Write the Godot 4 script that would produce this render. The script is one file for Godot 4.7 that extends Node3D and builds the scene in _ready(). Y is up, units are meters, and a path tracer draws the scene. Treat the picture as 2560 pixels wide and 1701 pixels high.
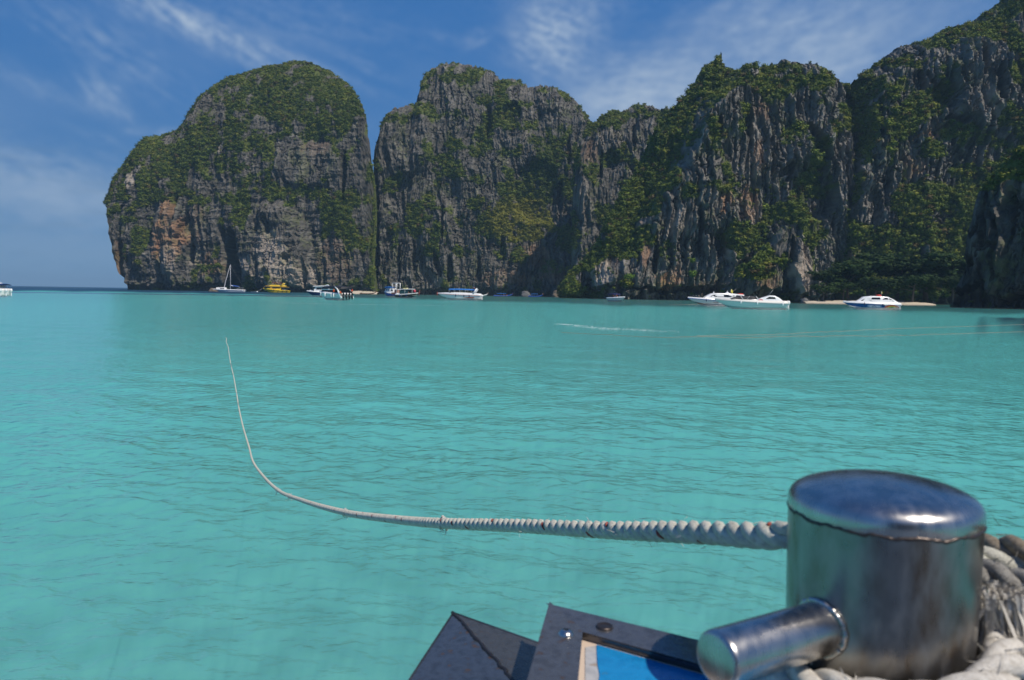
extends Node3D

# measured outlines (metres along the face, metres up) and what grows, stains and cuts each face: centre s, y, radii, turn, weight
const ROCK_A := {"at": Vector3(-184.6, 0, -695.0), "yaw": 4.0,
	"top": [-189.6,76.6,-187.7,84.8,-182.5,98.6,-175.9,114.7,-172.1,124.7,-167.1,135.3,-162.8,144.1,-154.8,147.3,-144.7,155.2,-135.4,161.1,-130.3,170.0,-123.4,181.2,-113.3,191.7,-96.4,202.8,-79.7,211.6,-63.0,215.5,-48.1,217.0,-33.2,219.0,-19.2,220.5,-8.5,217.6,3.0,212.5,13.9,204.3,32.1,188.2,45.3,170.5,50.1,156.7,53.2,141.5,56.2,123.5,58.4,91.0,59.7,46.3,60.9,5.8],
	"bot": [-183.1,75.4,-182.4,64.1,-180.3,52.1,-176.8,38.5,-174.1,24.9,-171.5,9.8,-167.0,1.0],
	"edge": [],
	"par": [70,3.0,26,5,0.6,1.5,0.8,0.0,0.5,1.1,-0.1,0,1.05],
	"veg": [[-16.7,167.0,69.5,35.5,0,1],[-129.9,119.3,42.3,20.3,0,1],[-78.3,140.3,38.0,21.5,0,0.8],[-165.0,89.0,24.1,24.1,0,0.7],[-102.1,85.0,18.2,9.9,0,1],[-67.6,113.6,21.2,9.8,0,0.9],[-35.3,92.9,14.4,9.6,0,1],[-1.4,87.9,36.3,6.3,0,1],[27.7,69.6,18.6,18.6,0,1],[39.9,56.3,13.9,10.8,0,1],[-58.5,70.3,10.5,17.8,0,1],[-63.1,82.2,14.6,8.1,0,1],[-83.7,21.8,11.4,4.9,0,1],[-156.1,39.1,13.6,20.4,0,0.6],[45.8,97.9,4.6,23.2,0,0.6],[60.4,53.5,3.4,50.6,0,1.6],[57.9,108.2,2.2,12.4,0,1],[-98.6,131.4,33.3,20.0,0,0.7],[-127.0,96.8,21.9,18.5,0,0.8],[1.6,113.9,30.1,19.0,0,-1.3],[-19.9,45.2,36.4,30.0,0,-1.1],[-108.6,51.7,31.5,33.1,0,-0.9],[-86.4,92.6,24.7,8.2,0,-1],[50.5,122.9,5.4,35.8,0,-1.2],[-178.6,20.5,10.4,25.9,0,-1.2],[-65.0,29.6,12.9,29.1,0,-1.5],[-45.9,152.2,27.7,8.2,-0.3,-0.9],[6.3,26.0,40.6,21.9,0,-1.1],[-121.4,28.9,26.7,20.0,0,-0.8],[-85.9,161.1,10.0,15.0,0.5,-0.7],[-162.5,98.1,6.9,8.6,0,-1.5],[-79.9,131.4,6.6,14.9,0,-1]],
	"och": [[-127.4,56.1,6.4,31.8,-0.12,1],[-115.0,45.6,9.1,21.6,-0.3,1],[-135.5,42.4,5.9,15.1,0,1],[-170.6,22.1,5.5,20.6,0,1],[-86.9,23.2,14.7,9.8,0,0.6],[7.7,128.7,14.2,6.3,0,0.2],[-67.3,170.0,6.6,6.6,0,1],[29.3,30.8,18.6,21.7,0,0.25],[-99.1,62.4,9.9,26.4,0,0.2]],
	"pal": [[-163.3,98.1,6.0,8.6,0,1],[-51.0,16.2,9.6,17.6,0,0.8],[-24.6,31.6,17.4,23.7,0,1],[-26.9,48.1,7.1,9.5,0,1],[-4.5,16.8,18.8,14.1,0,0.6],[-123.0,25.8,10.0,18.4,0,0.6],[-99.4,29.1,8.2,14.8,0,0.5],[-12.2,12.2,25.2,9.4,0,0.7],[-81.5,128.4,5.0,9.9,0,0.5]],
	"gul": [[-66.2,25.0,8.4,32.3,0,26.0],[-72.7,46.1,4.1,14.6,0.3,9.0],[-103.7,33.6,4.0,9.9,0,9.0],[-119.1,74.3,2.7,15.0,0,8.0],[34.7,105.2,3.1,23.4,0,9.0],[-30.7,60.1,3.2,9.5,0.3,6.0],[-12.2,30.2,3.9,6.3,0,6.0],[0.4,16.9,2.5,14.1,0,6.0],[-169.0,28.3,3.4,29.2,0,11.0],[-110.9,54.7,3.0,18.3,-0.35,8.0],[58.0,75.7,2.2,46.1,0,8.0],[-87.0,5.0,24.5,2.3,0,7.0],[-40.0,61.5,3.2,11.2,0,4.0],[-27.6,37.6,34.9,44.4,0,-12],[-122.8,44.0,18.4,36.7,0,-6],[1.6,113.9,31.6,22.1,0,-4]],
}
const ROCK_B := {"at": Vector3(-21.9, 0, -715.0), "yaw": 2.0,
	"top": [-113.0,4.3,-110.2,79.5,-108.3,127.4,-107.2,138.1,-103.7,148.9,-102.3,158.3,-95.6,171.1,-86.8,177.2,-74.4,183.8,-71.8,194.3,-69.0,207.9,-65.4,215.2,-55.9,221.7,-41.1,225.5,-27.9,224.6,-18.0,221.9,-3.1,216.3,4.4,209.1,15.1,210.3,25.0,208.4,33.3,202.8,48.1,204.1,57.9,202.2,69.4,195.3,77.3,187.5,83.5,176.0,89.5,166.2,95.3,159.1,101.5,137.3,108.5,97.3,113.8,36.2],
	"bot": [],
	"edge": [],
	"par": [60,3.2,22,16,0.6,1.0,1.0,0.0,0.9,0.35,-0.1,0,1.15],
	"veg": [[-37.9,201.6,24.3,5.7,0,1],[-0.7,175.6,20.8,16.0,0.4,1],[-1.9,152.9,7.9,17.5,0,1],[13.2,166.6,14.3,14.3,0,1],[-24.7,133.0,23.8,6.3,-0.35,1],[-50.9,122.1,19.1,6.4,0,1],[-36.9,113.1,19.0,7.9,0,1],[52.0,135.2,22.1,14.2,0,1],[57.0,115.6,17.3,20.4,0,1],[34.1,107.8,23.5,17.3,0,1],[26.8,87.9,31.3,14.1,0,1],[24.0,71.0,37.5,12.5,0,1],[0.9,61.5,18.7,9.4,0,1],[-58.2,76.1,20.5,9.5,0,1],[-67.4,62.2,12.6,12.6,0,1],[-91.0,98.8,10.4,9.6,0,1],[-53.1,34.6,8.6,9.4,0,1],[-29.7,34.9,6.3,12.5,0,1],[19.9,38.7,12.4,7.8,0,1],[72.1,50.2,14.0,14.0,0,1],[-107.1,47.8,5.6,41.4,0,1],[-89.2,55.7,9.5,19.0,0,0.5],[71.4,159.5,9.5,7.9,0,0.6],[-21.3,105.6,18.9,6.3,0,0.7],[42.7,60.5,18.7,9.3,0,0.8],[-34.6,187.4,32.2,8.1,0,-1.2],[-86.6,134.0,19.2,25.7,0,-1.1],[-46.5,146.5,20.7,9.6,0,-0.8],[26.7,186.3,22.4,8.0,0,-1],[3.2,121.1,18.9,8.7,0,-1],[-27.4,94.9,36.2,7.9,0,-0.8],[-76.5,28.1,29.9,17.3,0,-1],[-18.7,25.8,34.3,14.0,0,-0.9],[35.6,22.0,31.1,10.9,0,-0.6],[-67.7,102.1,15.9,14.3,0,-1],[63.6,171.5,19.1,11.2,0,-0.7],[-97.1,71.1,6.4,9.5,0,-0.5]],
	"och": [[43.1,36.0,14.0,12.4,-0.5,0.7],[58.8,19.3,15.5,9.3,0,0.6],[15.6,15.5,31.1,7.8,0,0.4],[26.4,15.7,9.3,6.2,0,0.5],[-92.7,115.6,4.0,9.6,0,0.25]],
	"pal": [[12.5,12.4,9.3,6.2,0,0.5],[-45.1,11.5,7.8,4.7,0,0.5],[35.1,141.1,9.5,9.5,0,0.3],[87.1,138.6,9.5,9.5,0,0.3]],
	"gul": [[-104.8,55.5,4.5,52.5,0.0,24.0],[-42.5,67.1,2.2,17.3,0,10.5],[-46.8,28.5,2.8,14.1,0.3,12.0],[-82.7,28.0,2.2,17.4,0,9.0],[-68.7,32.8,1.9,14.2,0,7.5],[-9.4,24.4,2.2,12.5,0,9.0],[-35.8,24.0,3.4,12.5,0,13.5],[-3.5,158.9,3.2,17.5,0,10.5],[70.5,132.4,2.2,14.2,0,9.0],[17.8,168.2,9.6,12.8,0,9.0],[12.0,43.2,2.8,14.0,0,7.5],[63.7,88.3,3.1,18.8,0,7.5],[44.8,28.3,2.5,9.3,-0.5,9.0],[42.0,95.7,25.1,31.3,0,9.0],[-74.3,140.2,24.0,40.0,0,-8],[-45.5,48.6,18.8,40.8,0,-5],[52.7,180.5,14.4,12.8,0,-5]],
}
const ROCK_C := {"at": Vector3(90.1, 0, -630.0), "yaw": 4.0,
	"top": [-43.6,0.3,-43.1,110.4,-36.6,134.6,-28.2,141.6,-24.7,146.1,-18.2,152.4,-10.8,158.0,-4.7,157.6,7.2,163.5,16.8,162.0,24.7,158.1,29.7,157.8,37.2,155.1,44.8,148.8,50.2,141.5,56.0,125.3],
	"bot": [],
	"edge": [],
	"par": [44,3.0,10,10,0.7,0.5,1.1,0.0,1.0,0.6,-0.1,0,1.2],
	"veg": [[3.1,149.2,24.8,5.1,0,1],[-13.3,143.8,13.1,7.3,0,1],[-12.5,110.8,8.6,8.6,0,1],[-1.6,116.4,5.8,7.2,0,1],[-45.7,102.4,5.7,20.1,0,1],[-27.5,95.6,4.3,5.7,0,0.7],[-18.5,67.9,7.1,8.6,0,0.7],[-44.9,60.7,7.1,14.2,0,1],[-36.2,46.8,10.0,10.0,0,0.8],[1.5,101.2,5.8,5.8,0,0.8],[-6.4,86.0,8.6,8.6,0,0.6],[-26.7,123.2,13.0,10.1,0,-1],[0.8,131.5,16.0,10.2,0,-1],[-32.7,81.7,8.6,17.2,0,-1.2],[-8.2,101.2,5.8,8.6,0,-0.6]],
	"och": [[-30.7,116.3,8.6,13.0,0,0.3]],
	"pal": [[-35.5,81.6,7.1,18.6,0,0.35],[-13.0,128.7,11.6,7.2,0,0.3]],
	"gul": [[-43.6,101.0,1.7,17.2,0,9.0],[-20.8,106.6,1.4,12.9,0,6.0],[-12.5,110.8,7.2,8.6,0,6.0],[5.0,128.7,1.5,13.1,0,6.0]],
}
const ROCK_D := {"at": Vector3(111.5, 0, -455.0), "yaw": 6.0,
	"top": [-86.5,0.6,-86.1,7.3,-79.6,17.4,-66.6,29.7,-58.7,47.4,-50.9,64.9,-41.4,79.1,-33.2,97.5,-27.1,110.4,-18.8,120.5,-14.6,124.2,-9.0,130.5,-5.4,136.3,-2.4,141.6,0.7,146.1,4.8,147.8,7.4,150.4,10.9,155.4,9.5,148.3,13.4,147.2,17.5,145.9,22.2,144.6,24.0,146.9,27.2,143.9,31.4,143.7,40.3,145.8,48.2,148.5,52.5,147.4,56.0,145.5,60.0,145.0,63.6,145.2,66.4,142.4,69.6,140.4,72.9,136.9,75.4,132.8,79.9,123.7,85.3,83.2,95.6,3.5],
	"bot": [],
	"edge": [-86.1,7.3,-79.6,17.4,-66.6,29.7,-58.7,47.4,-50.9,64.9,-41.4,79.1,-33.2,97.5,-27.1,110.4,-18.8,120.5,-14.6,124.2,-9.0,130.5,-5.4,136.3,-2.4,141.6,0.7,146.1,4.8,147.8,7.4,150.4,10.9,155.4],
	"par": [50,3.4,36,34,0.45,0.35,1.3,1.0,1.2,0.45,-0.2,1,1.5],
	"veg": [[32.9,127.8,28.7,8.3,0,1],[61.8,128.9,8.9,6.7,0,1],[-3.1,135.0,6.9,10.4,0.4,1.5],[-13.1,119.3,6.8,10.3,0.4,1.5],[-21.2,106.7,7.9,10.8,0.4,1.5],[-27.2,91.9,7.3,10.7,0.4,1.5],[-33.2,77.0,7.8,10.1,0.4,1.5],[-28.6,66.8,5.3,6.3,0,1],[-43.5,60.9,6.7,10.0,0.5,1.5],[-52.8,46.8,5.5,8.9,0.4,1.5],[-64.3,29.4,4.4,6.6,0.4,1.5],[20.9,107.7,4.9,8.7,0,1],[2.4,98.9,3.0,6.5,0,1],[13.0,76.9,5.4,7.5,0,1],[15.2,70.9,6.4,4.3,0,1],[43.9,88.8,8.2,6.5,0,0.8],[52.3,98.6,4.9,5.5,0,0.9],[62.2,116.2,6.1,5.6,0,0.9],[-7.4,94.9,4.1,5.4,0,0.8],[1.7,89.9,3.2,5.4,0,0.8],[36.3,56.0,5.9,11.8,0,0.8],[27.1,36.9,18.1,7.5,0,1],[20.4,31.8,12.8,6.4,0,1],[43.3,23.9,8.6,6.4,0,1],[50.1,53.0,10.8,13.0,0,1],[57.3,68.0,9.8,9.8,0,1],[54.6,61.0,9.8,6.5,0,1],[-20.6,67.9,4.2,4.2,0,0.7],[-7.5,32.5,2.6,3.2,0,0.8],[-19.6,31.4,4.2,3.2,0,0.5],[-52.2,38.2,6.3,5.2,0,0.6],[58.9,103.5,5.5,4.4,0,0.5],[10.5,60.9,4.3,6.4,0,0.4],[-5.0,80.9,10.7,14.9,0,-0.9],[33.5,107.6,16.4,10.9,0,-0.8],[-13.9,45.6,25.3,11.6,0,-1],[5.7,55.8,12.8,9.6,0,-0.7],[14.0,108.7,5.4,13.0,0,-1],[-61.9,12.4,11.5,9.4,0,-1.3],[-23.2,15.0,26.2,10.5,0,-1],[49.1,78.9,9.8,7.6,0,-0.8],[24.7,78.9,9.7,16.1,0,-0.7],[6.9,17.4,15.9,11.6,0,-0.8]],
	"och": [[9.6,57.9,3.2,8.5,0,1],[23.5,55.9,7.5,11.8,0,0.7],[-35.8,31.2,4.7,17.8,0,0.55],[-50.0,30.1,5.2,11.5,0,0.5],[-21.8,10.3,8.3,3.3,0,1.2],[-18.2,17.1,4.2,4.2,0,0.7],[31.4,112.5,6.6,6.6,0,0.4],[29.5,81.9,3.2,9.7,0,0.5],[7.2,7.3,23.2,4.2,0,0.5],[26.5,25.8,9.6,6.4,0,0.3]],
	"pal": [[-59.9,15.6,8.4,8.4,0,0.9],[-15.0,47.7,7.4,6.3,0,0.6],[26.6,50.9,4.3,8.6,0,0.6],[12.7,23.6,7.4,4.2,0,0.5],[-22.0,44.6,6.3,8.4,0,0.4]],
	"gul": [[-3.5,41.8,1.6,14.5,0,10.8],[23.9,104.3,2.3,10.3,0,9.0],[6.3,100.2,1.6,8.0,0,9.0],[44.6,74.9,6.8,2.9,0.6,12.6],[36.1,79.1,1.4,8.0,0,7.2],[-28.6,26.5,1.6,13.3,0,9.0],[-39.5,31.8,1.3,13.3,0,7.2],[21.4,18.5,6.7,6.7,0,10.8],[7.3,34.4,3.4,8.9,0,9.0],[46.7,71.7,1.8,5.7,-0.6,9.0],[-9.9,6.2,33.3,2.4,0,10.8],[-53.0,6.6,22.1,1.5,0,5.4],[59.3,64.4,13.8,19.5,0.4,10.8],[62.4,91.6,4.6,13.9,0.5,9.0],[-59.9,14.5,9.4,9.4,0,-7],[4.2,105.8,17.3,21.6,0,-4],[-18.1,50.7,15.8,31.7,0,-3]],
}
const ROCK_E := {"at": Vector3(224.6, 0, -440.0), "yaw": 12.0,
	"top": [-59.7,3.1,-57.7,45.1,-52.8,71.9,-45.5,93.6,-43.5,116.4,-41.1,130.6,-39.1,133.4,-31.8,134.0,-21.3,140.8,-14.3,148.5,-7.9,152.9,-1.0,156.7,8.0,159.4,15.9,161.0,18.0,164.5,25.8,166.9,31.3,169.2,38.9,171.8,45.4,176.2,51.8,180.0,56.0,183.5,66.5,189.7,80.7,195.3,94.2,195.2,105.7,184.0,112.7,136.0,130.5,16.4],
	"bot": [],
	"edge": [-59.7,3.1,-57.7,45.1,-52.8,71.9,-45.5,93.6,-43.5,116.4,-41.1,130.6,-39.1,133.4],
	"par": [54,3.0,30,30,0.45,0.35,1.5,1.0,1.2,0.8,-0.12,1,1.45],
	"veg": [[-32.1,123.7,12.1,12.1,0,1.4],[-40.4,105.1,12.0,17.4,0,1.5],[-49.6,76.8,14.5,15.8,0,1.5],[-56.8,55.3,11.8,13.1,0,1.5],[-11.9,111.9,11.7,6.5,0,0.9],[2.8,108.1,10.4,9.1,0,1],[-11.4,99.6,10.3,7.8,0,1],[14.7,116.4,7.9,7.9,0,1],[20.6,98.7,7.9,5.3,0,1],[6.9,84.8,7.8,5.8,0,1],[48.9,92.5,12.0,18.7,0,1],[29.9,72.2,15.7,7.9,0,1],[4.9,60.3,32.2,9.0,0,1],[15.7,48.0,25.8,11.6,0,1],[-9.2,47.0,16.6,7.6,0,0.7],[-15.0,34.6,22.8,10.2,0,1],[1.1,26.7,38.3,15.3,0,1],[-3.6,13.1,38.2,12.7,0,1],[-36.6,39.1,7.6,5.7,0,0.8],[-8.9,141.5,33.0,4.0,-0.3,0.9],[16.3,150.1,20.1,4.0,-0.5,0.9],[35.8,160.9,16.4,5.5,-0.6,1],[50.8,134.4,8.1,27.1,0,0.8],[42.3,106.8,6.7,8.0,0,0.6],[43.3,64.3,15.8,15.8,0,1],[-4.0,122.6,6.5,7.9,0,0.6],[-21.8,124.4,6.5,5.2,0,0.5],[26.7,31.3,19.4,19.4,0,1],[49.8,75.1,19.9,8.0,0,1],[-25.4,82.1,11.5,11.5,0,-1],[-33.3,94.6,7.7,8.9,0,-0.7],[-18.3,64.0,14.0,6.4,0,-0.9],[-28.5,52.7,15.2,6.3,0,-0.8],[27.0,135.5,16.1,16.1,0,-1],[33.0,113.6,12.0,14.6,0,-1],[20.4,81.2,9.1,6.5,0,-0.9],[-10.7,133.9,9.2,6.6,0,-0.6],[-22.5,115.6,7.8,11.7,0,-0.7],[9.2,103.5,5.2,5.2,0,-0.8],[35.1,153.4,8.1,8.1,0,-0.7],[-4.3,81.7,10.3,7.7,0,-0.5],[-52.4,27.6,15.0,11.2,0,-0.6],[-47.7,46.0,10.0,6.3,0,-0.5]],
	"och": [[-49.9,48.3,8.8,7.5,0,0.6],[-36.1,27.6,8.8,5.0,0,0.7],[5.5,93.6,9.1,2.6,0,0.8],[-2.1,77.2,7.7,6.4,0,0.4],[-43.0,36.8,12.6,8.8,0,0.4]],
	"pal": [[33.0,113.6,8.0,12.0,0,0.2]],
	"gul": [[-34.1,116.7,5.4,14.8,0,10.0],[-44.2,86.2,8.0,26.5,0.3,16.0],[9.5,123.3,1.6,9.6,0.3,10.0],[41.4,122.1,2.0,12.5,0,12.0],[33.3,137.2,2.0,11.2,0,8.0],[20.0,103.4,8.2,2.1,0,10.0],[-19.2,104.5,1.6,13.5,0,8.0],[52.6,127.4,1.7,12.7,0,8.0],[15.1,117.4,8.2,8.2,0,10.0],[60.2,118.1,2.0,21.1,0,10.0],[1.8,127.1,4.1,8.2,0,8.0],[32.5,124.5,16.0,33.4,0,-5],[-24.5,86.6,14.1,25.6,0,-4]],
}
const ROCK_P := {"at": Vector3(127.8, 0, -368.0), "yaw": 4.0,
	"top": [-27.6,2.2,-27.0,7.2,-23.6,11.3,-22.3,17.9,-17.4,20.4,-11.7,26.2,-5.2,29.6,-4.9,32.9,-2.4,35.7,0.6,37.5,3.6,36.5,4.9,32.8,6.0,32.8,9.4,30.4,11.9,26.5,13.8,21.8,14.8,15.3,14.4,6.2,13.6,1.2],
	"bot": [],
	"edge": [],
	"par": [14,2.6,8,6,0.3,0.2,0.8,0.6,0.6,0.5,-0.1,0,1.15],
	"veg": [[-16.0,17.9,10.3,5.1,0,1.1],[-2.5,19.7,6.5,5.6,0,1.1],[-8.2,23.7,5.2,3.5,0,1],[2.0,28.7,2.6,4.3,0,0.5],[7.4,10.5,2.6,1.6,0,0.8],[-16.7,13.8,6.9,3.4,0,0.6],[-0.5,32.7,13.0,8.7,0,-0.9],[7.2,17.4,6.1,16.5,0,-1.2],[-11.6,6.6,17.2,5.2,0,-0.8]],
	"och": [[-7.6,7.4,6.9,4.3,0,0.6],[9.6,17.4,2.6,7.0,0,0.4]],
	"pal": [[7.7,13.4,5.2,10.5,0,1],[7.6,27.1,3.5,5.2,0,0.5]],
	"gul": [[3.0,23.8,1.2,7.8,0,4.0],[1.2,6.8,1.2,5.2,0,4.0],[-9.4,13.1,3.4,2.6,0,3.0],[7.7,15.8,5.2,17.4,0,-4]],
}
const ROCK_F := {"at": Vector3(155.7, 0, -252.0), "yaw": 50.0,
	"top": [-22.9,-0.4,-18.6,0.7,-14.8,8.2,-11.5,16.2,-10.6,22.8,-10.2,32.7,-8.5,41.1,-6.5,45.5,-3.6,49.2,0.2,52.2,4.1,54.5,12.6,58.9,23.6,58.9,28.9,38.7,31.2,3.5],
	"bot": [],
	"edge": [],
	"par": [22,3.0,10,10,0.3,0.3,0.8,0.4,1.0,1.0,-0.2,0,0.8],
	"veg": [[-0.6,46.3,6.9,3.1,0,0.9],[6.9,51.6,9.2,4.6,0,1],[-5.6,41.8,3.1,4.6,0,0.7],[3.5,42.1,4.6,3.1,0,0.7],[-0.6,22.2,19.0,19.0,0,-1.3],[-11.9,9.5,11.5,11.5,0,-1.5]],
	"och": [],
	"pal": [[3.7,37.1,3.0,4.6,0,0.5]],
	"gul": [[1.9,28.4,2.3,9.1,0,4.0],[-1.6,19.1,1.1,11.4,0,2.5],[-5.6,28.9,1.1,11.5,0,2.0]],
}

# clouds: azimuth, elevation, half sizes, turn, strength, wispiness (degrees)
const CLOUDS := [[-22.07,16.99,7.04,0.81,-0.417,0.66,1],[-16.48,15.91,6.44,0.45,-0.312,0.32,1],[-25.65,17.42,3.16,0.79,-0.365,0.25,1],[-27.51,15.07,5.96,1.55,-0.452,0.22,1],[-18.04,17.95,6.11,1.94,-0.19,0.13,1],[-12.18,18.01,7.43,1.71,-0.103,0.1,1],[-11.62,15.79,3.43,0.4,-0.365,0.16,1],[-31.04,12.24,4.51,0.75,-0.365,0.14,1],[-27.44,12.12,1.56,0.91,-0.714,0.45,1],[-26.42,11.28,1.05,0.37,-0.801,0.25,1],[-25.74,10.04,0.68,0.24,-0.016,0.22,1],[-23.6,10.2,2.14,0.43,0.089,0.3,1],[-27.59,9.44,2.07,0.31,-0.278,0.14,1],[-30.48,7.32,8.31,1.51,-0.155,0.22,1],[-31.78,6.0,4.97,1.49,-0.016,0.26,0],[-28.77,5.0,6.66,1.28,-0.016,0.22,0],[-30.57,2.4,12.58,1.76,-0.016,0.16,0],[2.65,17.96,2.19,2.77,-0.19,0.55,1],[0.8,17.83,2.05,2.34,-0.365,0.26,1],[4.51,17.83,2.04,3.2,-0.365,0.28,1],[-2.91,17.5,1.17,0.64,0.333,0.24,1],[-4.91,17.56,1.75,0.29,-0.19,0.15,1],[3.9,19.59,6.41,1.17,-0.016,0.14,1],[9.38,14.92,5.48,2.16,0.124,0.38,0.7],[7.73,13.51,5.21,1.45,0.159,0.26,0.7],[11.57,15.62,3.43,1.72,-0.016,0.2,0.6],[5.45,13.93,2.62,1.16,-0.016,0.2,0.6],[10.0,12.53,6.33,1.73,-0.016,0.28,0],[18.18,17.23,6.38,2.22,0.298,0.36,0.7],[16.33,18.1,3.65,1.96,-0.016,0.2,0.6],[21.02,15.79,4.91,1.64,0.159,0.3,0.6],[14.71,18.94,5.65,1.41,0.333,0.22,0.6],[23.15,17.49,5.91,2.96,0.333,0.22,0.5],[21.57,14.52,3.8,1.36,-0.016,0.25,0.3],[27.8,16.94,7.75,3.1,0.508,0.2,0.5]]

# ------------------------------------------------------------------ small builders
var rng := RandomNumberGenerator.new()
var taken := {}
var M := {}

func numbered(n: String) -> String:
	taken[n] = taken.get(n, -1) + 1
	return n if taken[n] == 0 else "%s_%03d" % [n, taken[n]]

func tag(o, label: String, category := "", group := "", kind := ""):
	if label: o.set_meta("label", label)
	if category: o.set_meta("category", category)
	if group: o.set_meta("group", group)
	if kind: o.set_meta("kind", kind)
	return o

func thing(called: String, label: String, category: String, at := Vector3.ZERO, turn := 0.0, group := "") -> Node3D:
	var o := Node3D.new()
	o.name = numbered(called)
	add_child(o, true)
	o.position = at
	o.rotation.y = turn
	return tag(o, label, category, group)

func put(called: String, mesh: Mesh, m: Material, parent: Node = null) -> MeshInstance3D:
	var o := MeshInstance3D.new()
	o.name = called if parent else numbered(called)
	o.mesh = mesh
	o.material_override = m
	(parent if parent else self).add_child(o, true)
	return o

func S(smooth := true) -> SurfaceTool:
	var st := SurfaceTool.new()
	st.begin(Mesh.PRIMITIVE_TRIANGLES)
	st.set_smooth_group(0 if smooth else -1)
	return st

func done(st: SurfaceTool, called: String, m: Material, parent: Node = null) -> MeshInstance3D:
	st.generate_normals()
	return put(called, st.commit(), m, parent)

func tri(st: SurfaceTool, a: Vector3, b: Vector3, c: Vector3) -> void:
	st.add_vertex(a); st.add_vertex(b); st.add_vertex(c)

func quad(st: SurfaceTool, a: Vector3, b: Vector3, c: Vector3, d: Vector3) -> void:
	tri(st, a, b, c); tri(st, a, c, d)

func grid(st: SurfaceTool, rows: Array, closed := false) -> void:
	for i in rows.size() - 1:
		var p = rows[i]
		var q = rows[i + 1]
		var n: int = p.size()
		for j in (n if closed else n - 1):
			var k := (j + 1) % n
			quad(st, p[j], q[j], q[k], p[k])

func box(st: SurfaceTool, c: Vector3, s: Vector3, turn := 0.0, tilt := 0.0) -> void:
	var b := Basis.from_euler(Vector3(0, turn, tilt))
	var h := s / 2.0
	var v := []
	for i in 8:
		v.append(c + b * Vector3(h.x if i & 1 else -h.x, h.y if i & 2 else -h.y, h.z if i & 4 else -h.z))
	st.set_smooth_group(-1)
	for f in [[0, 1, 3, 2], [5, 4, 6, 7], [4, 0, 2, 6], [1, 5, 7, 3], [2, 3, 7, 6], [4, 5, 1, 0]]:
		quad(st, v[f[0]], v[f[3]], v[f[2]], v[f[1]])
	st.set_smooth_group(0)

func frame_of(d: Vector3) -> Array:
	var up := Vector3.UP if absf(d.y) < 0.9 else Vector3.RIGHT
	var a := d.cross(up).normalized()
	return [a, a.cross(d).normalized()]

func tube(st: SurfaceTool, pts: Array, r, n := 8, caps := true) -> void:
	var rows := []
	for i in pts.size():
		var d: Vector3 = (pts[mini(i + 1, pts.size() - 1)] - pts[maxi(i - 1, 0)]).normalized()
		var f := frame_of(d)
		var rad: float = r[i] if r is Array else r
		var ring := PackedVector3Array()
		for k in n:
			var a := TAU * k / n
			ring.append(pts[i] + (f[0] * cos(a) + f[1] * sin(a)) * rad)
		rows.append(ring)
	grid(st, rows, true)
	if caps:
		for e in [0, rows.size() - 1]:
			for k in n:
				var u: Vector3 = rows[e][k]
				var w: Vector3 = rows[e][(k + 1) % n]
				if e == 0: tri(st, pts[0], u, w)
				else: tri(st, pts[e], w, u)

func lathe(st: SurfaceTool, prof: Array, n: int, at := Vector3.ZERO, b := Basis.IDENTITY) -> void:
	var rows := []
	for p in prof:
		var ring := PackedVector3Array()
		for k in n:
			var a := TAU * k / n
			ring.append(at + b * Vector3(p[0] * cos(a), p[1], p[0] * sin(a)))
		rows.append(ring)
	grid(st, rows, true)

func ball(st: SurfaceTool, c: Vector3, r: Vector3, n := 10, b := Basis.IDENTITY) -> void:
	var rows := []
	for i in n / 2 + 1:
		var t := PI * i / (n / 2)
		var ring := PackedVector3Array()
		for k in n:
			var a := TAU * k / n
			ring.append(c + b * Vector3(r.x * sin(t) * cos(a), -r.y * cos(t), r.z * sin(t) * sin(a)))
		rows.append(ring)
	grid(st, rows, true)

# polygon in the x-z plane with a bevelled top edge
func slab(st: SurfaceTool, poly: Array, y0: float, y1: float, bev := 0.0) -> void:
	var n := poly.size()
	var inner := []
	for i in n:
		var p: Vector2 = poly[i]
		var a: Vector2 = (p - poly[i - 1]).normalized()
		var b: Vector2 = (poly[(i + 1) % n] - p).normalized()
		var na := Vector2(-a.y, a.x)
		var nb := Vector2(-b.y, b.x)
		var m := (na + nb).normalized()
		inner.append(p + m * bev / maxf(0.3, m.dot(na)))
	var v := func(p: Vector2, y: float) -> Vector3: return Vector3(p.x, y, p.y)
	for i in n:
		var k := (i + 1) % n
		quad(st, v.call(poly[i], y0), v.call(poly[i], y1 - bev), v.call(poly[k], y1 - bev), v.call(poly[k], y0))
		if bev > 0.0:
			quad(st, v.call(poly[i], y1 - bev), v.call(inner[i], y1), v.call(inner[k], y1), v.call(poly[k], y1 - bev))
	var idx := Geometry2D.triangulate_polygon(PackedVector2Array(inner))
	for i in range(0, idx.size(), 3):
		tri(st, v.call(inner[idx[i]], y1), v.call(inner[idx[i + 1]], y1), v.call(inner[idx[i + 2]], y1))

func noise(seed_: int, oct := 3, kind := FastNoiseLite.TYPE_SIMPLEX_SMOOTH, fractal := FastNoiseLite.FRACTAL_FBM) -> FastNoiseLite:
	var n := FastNoiseLite.new()
	n.seed = seed_
	n.noise_type = kind
	n.frequency = 1.0
	n.fractal_type = fractal if oct > 1 else FastNoiseLite.FRACTAL_NONE
	n.fractal_octaves = oct
	return n

func mat(c: Color, rough := 0.6, metal := 0.0, spec := 0.5) -> StandardMaterial3D:
	var m := StandardMaterial3D.new()
	m.albedo_color = c
	m.roughness = rough
	m.metallic = metal
	m.metallic_specular = spec
	return m

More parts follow.
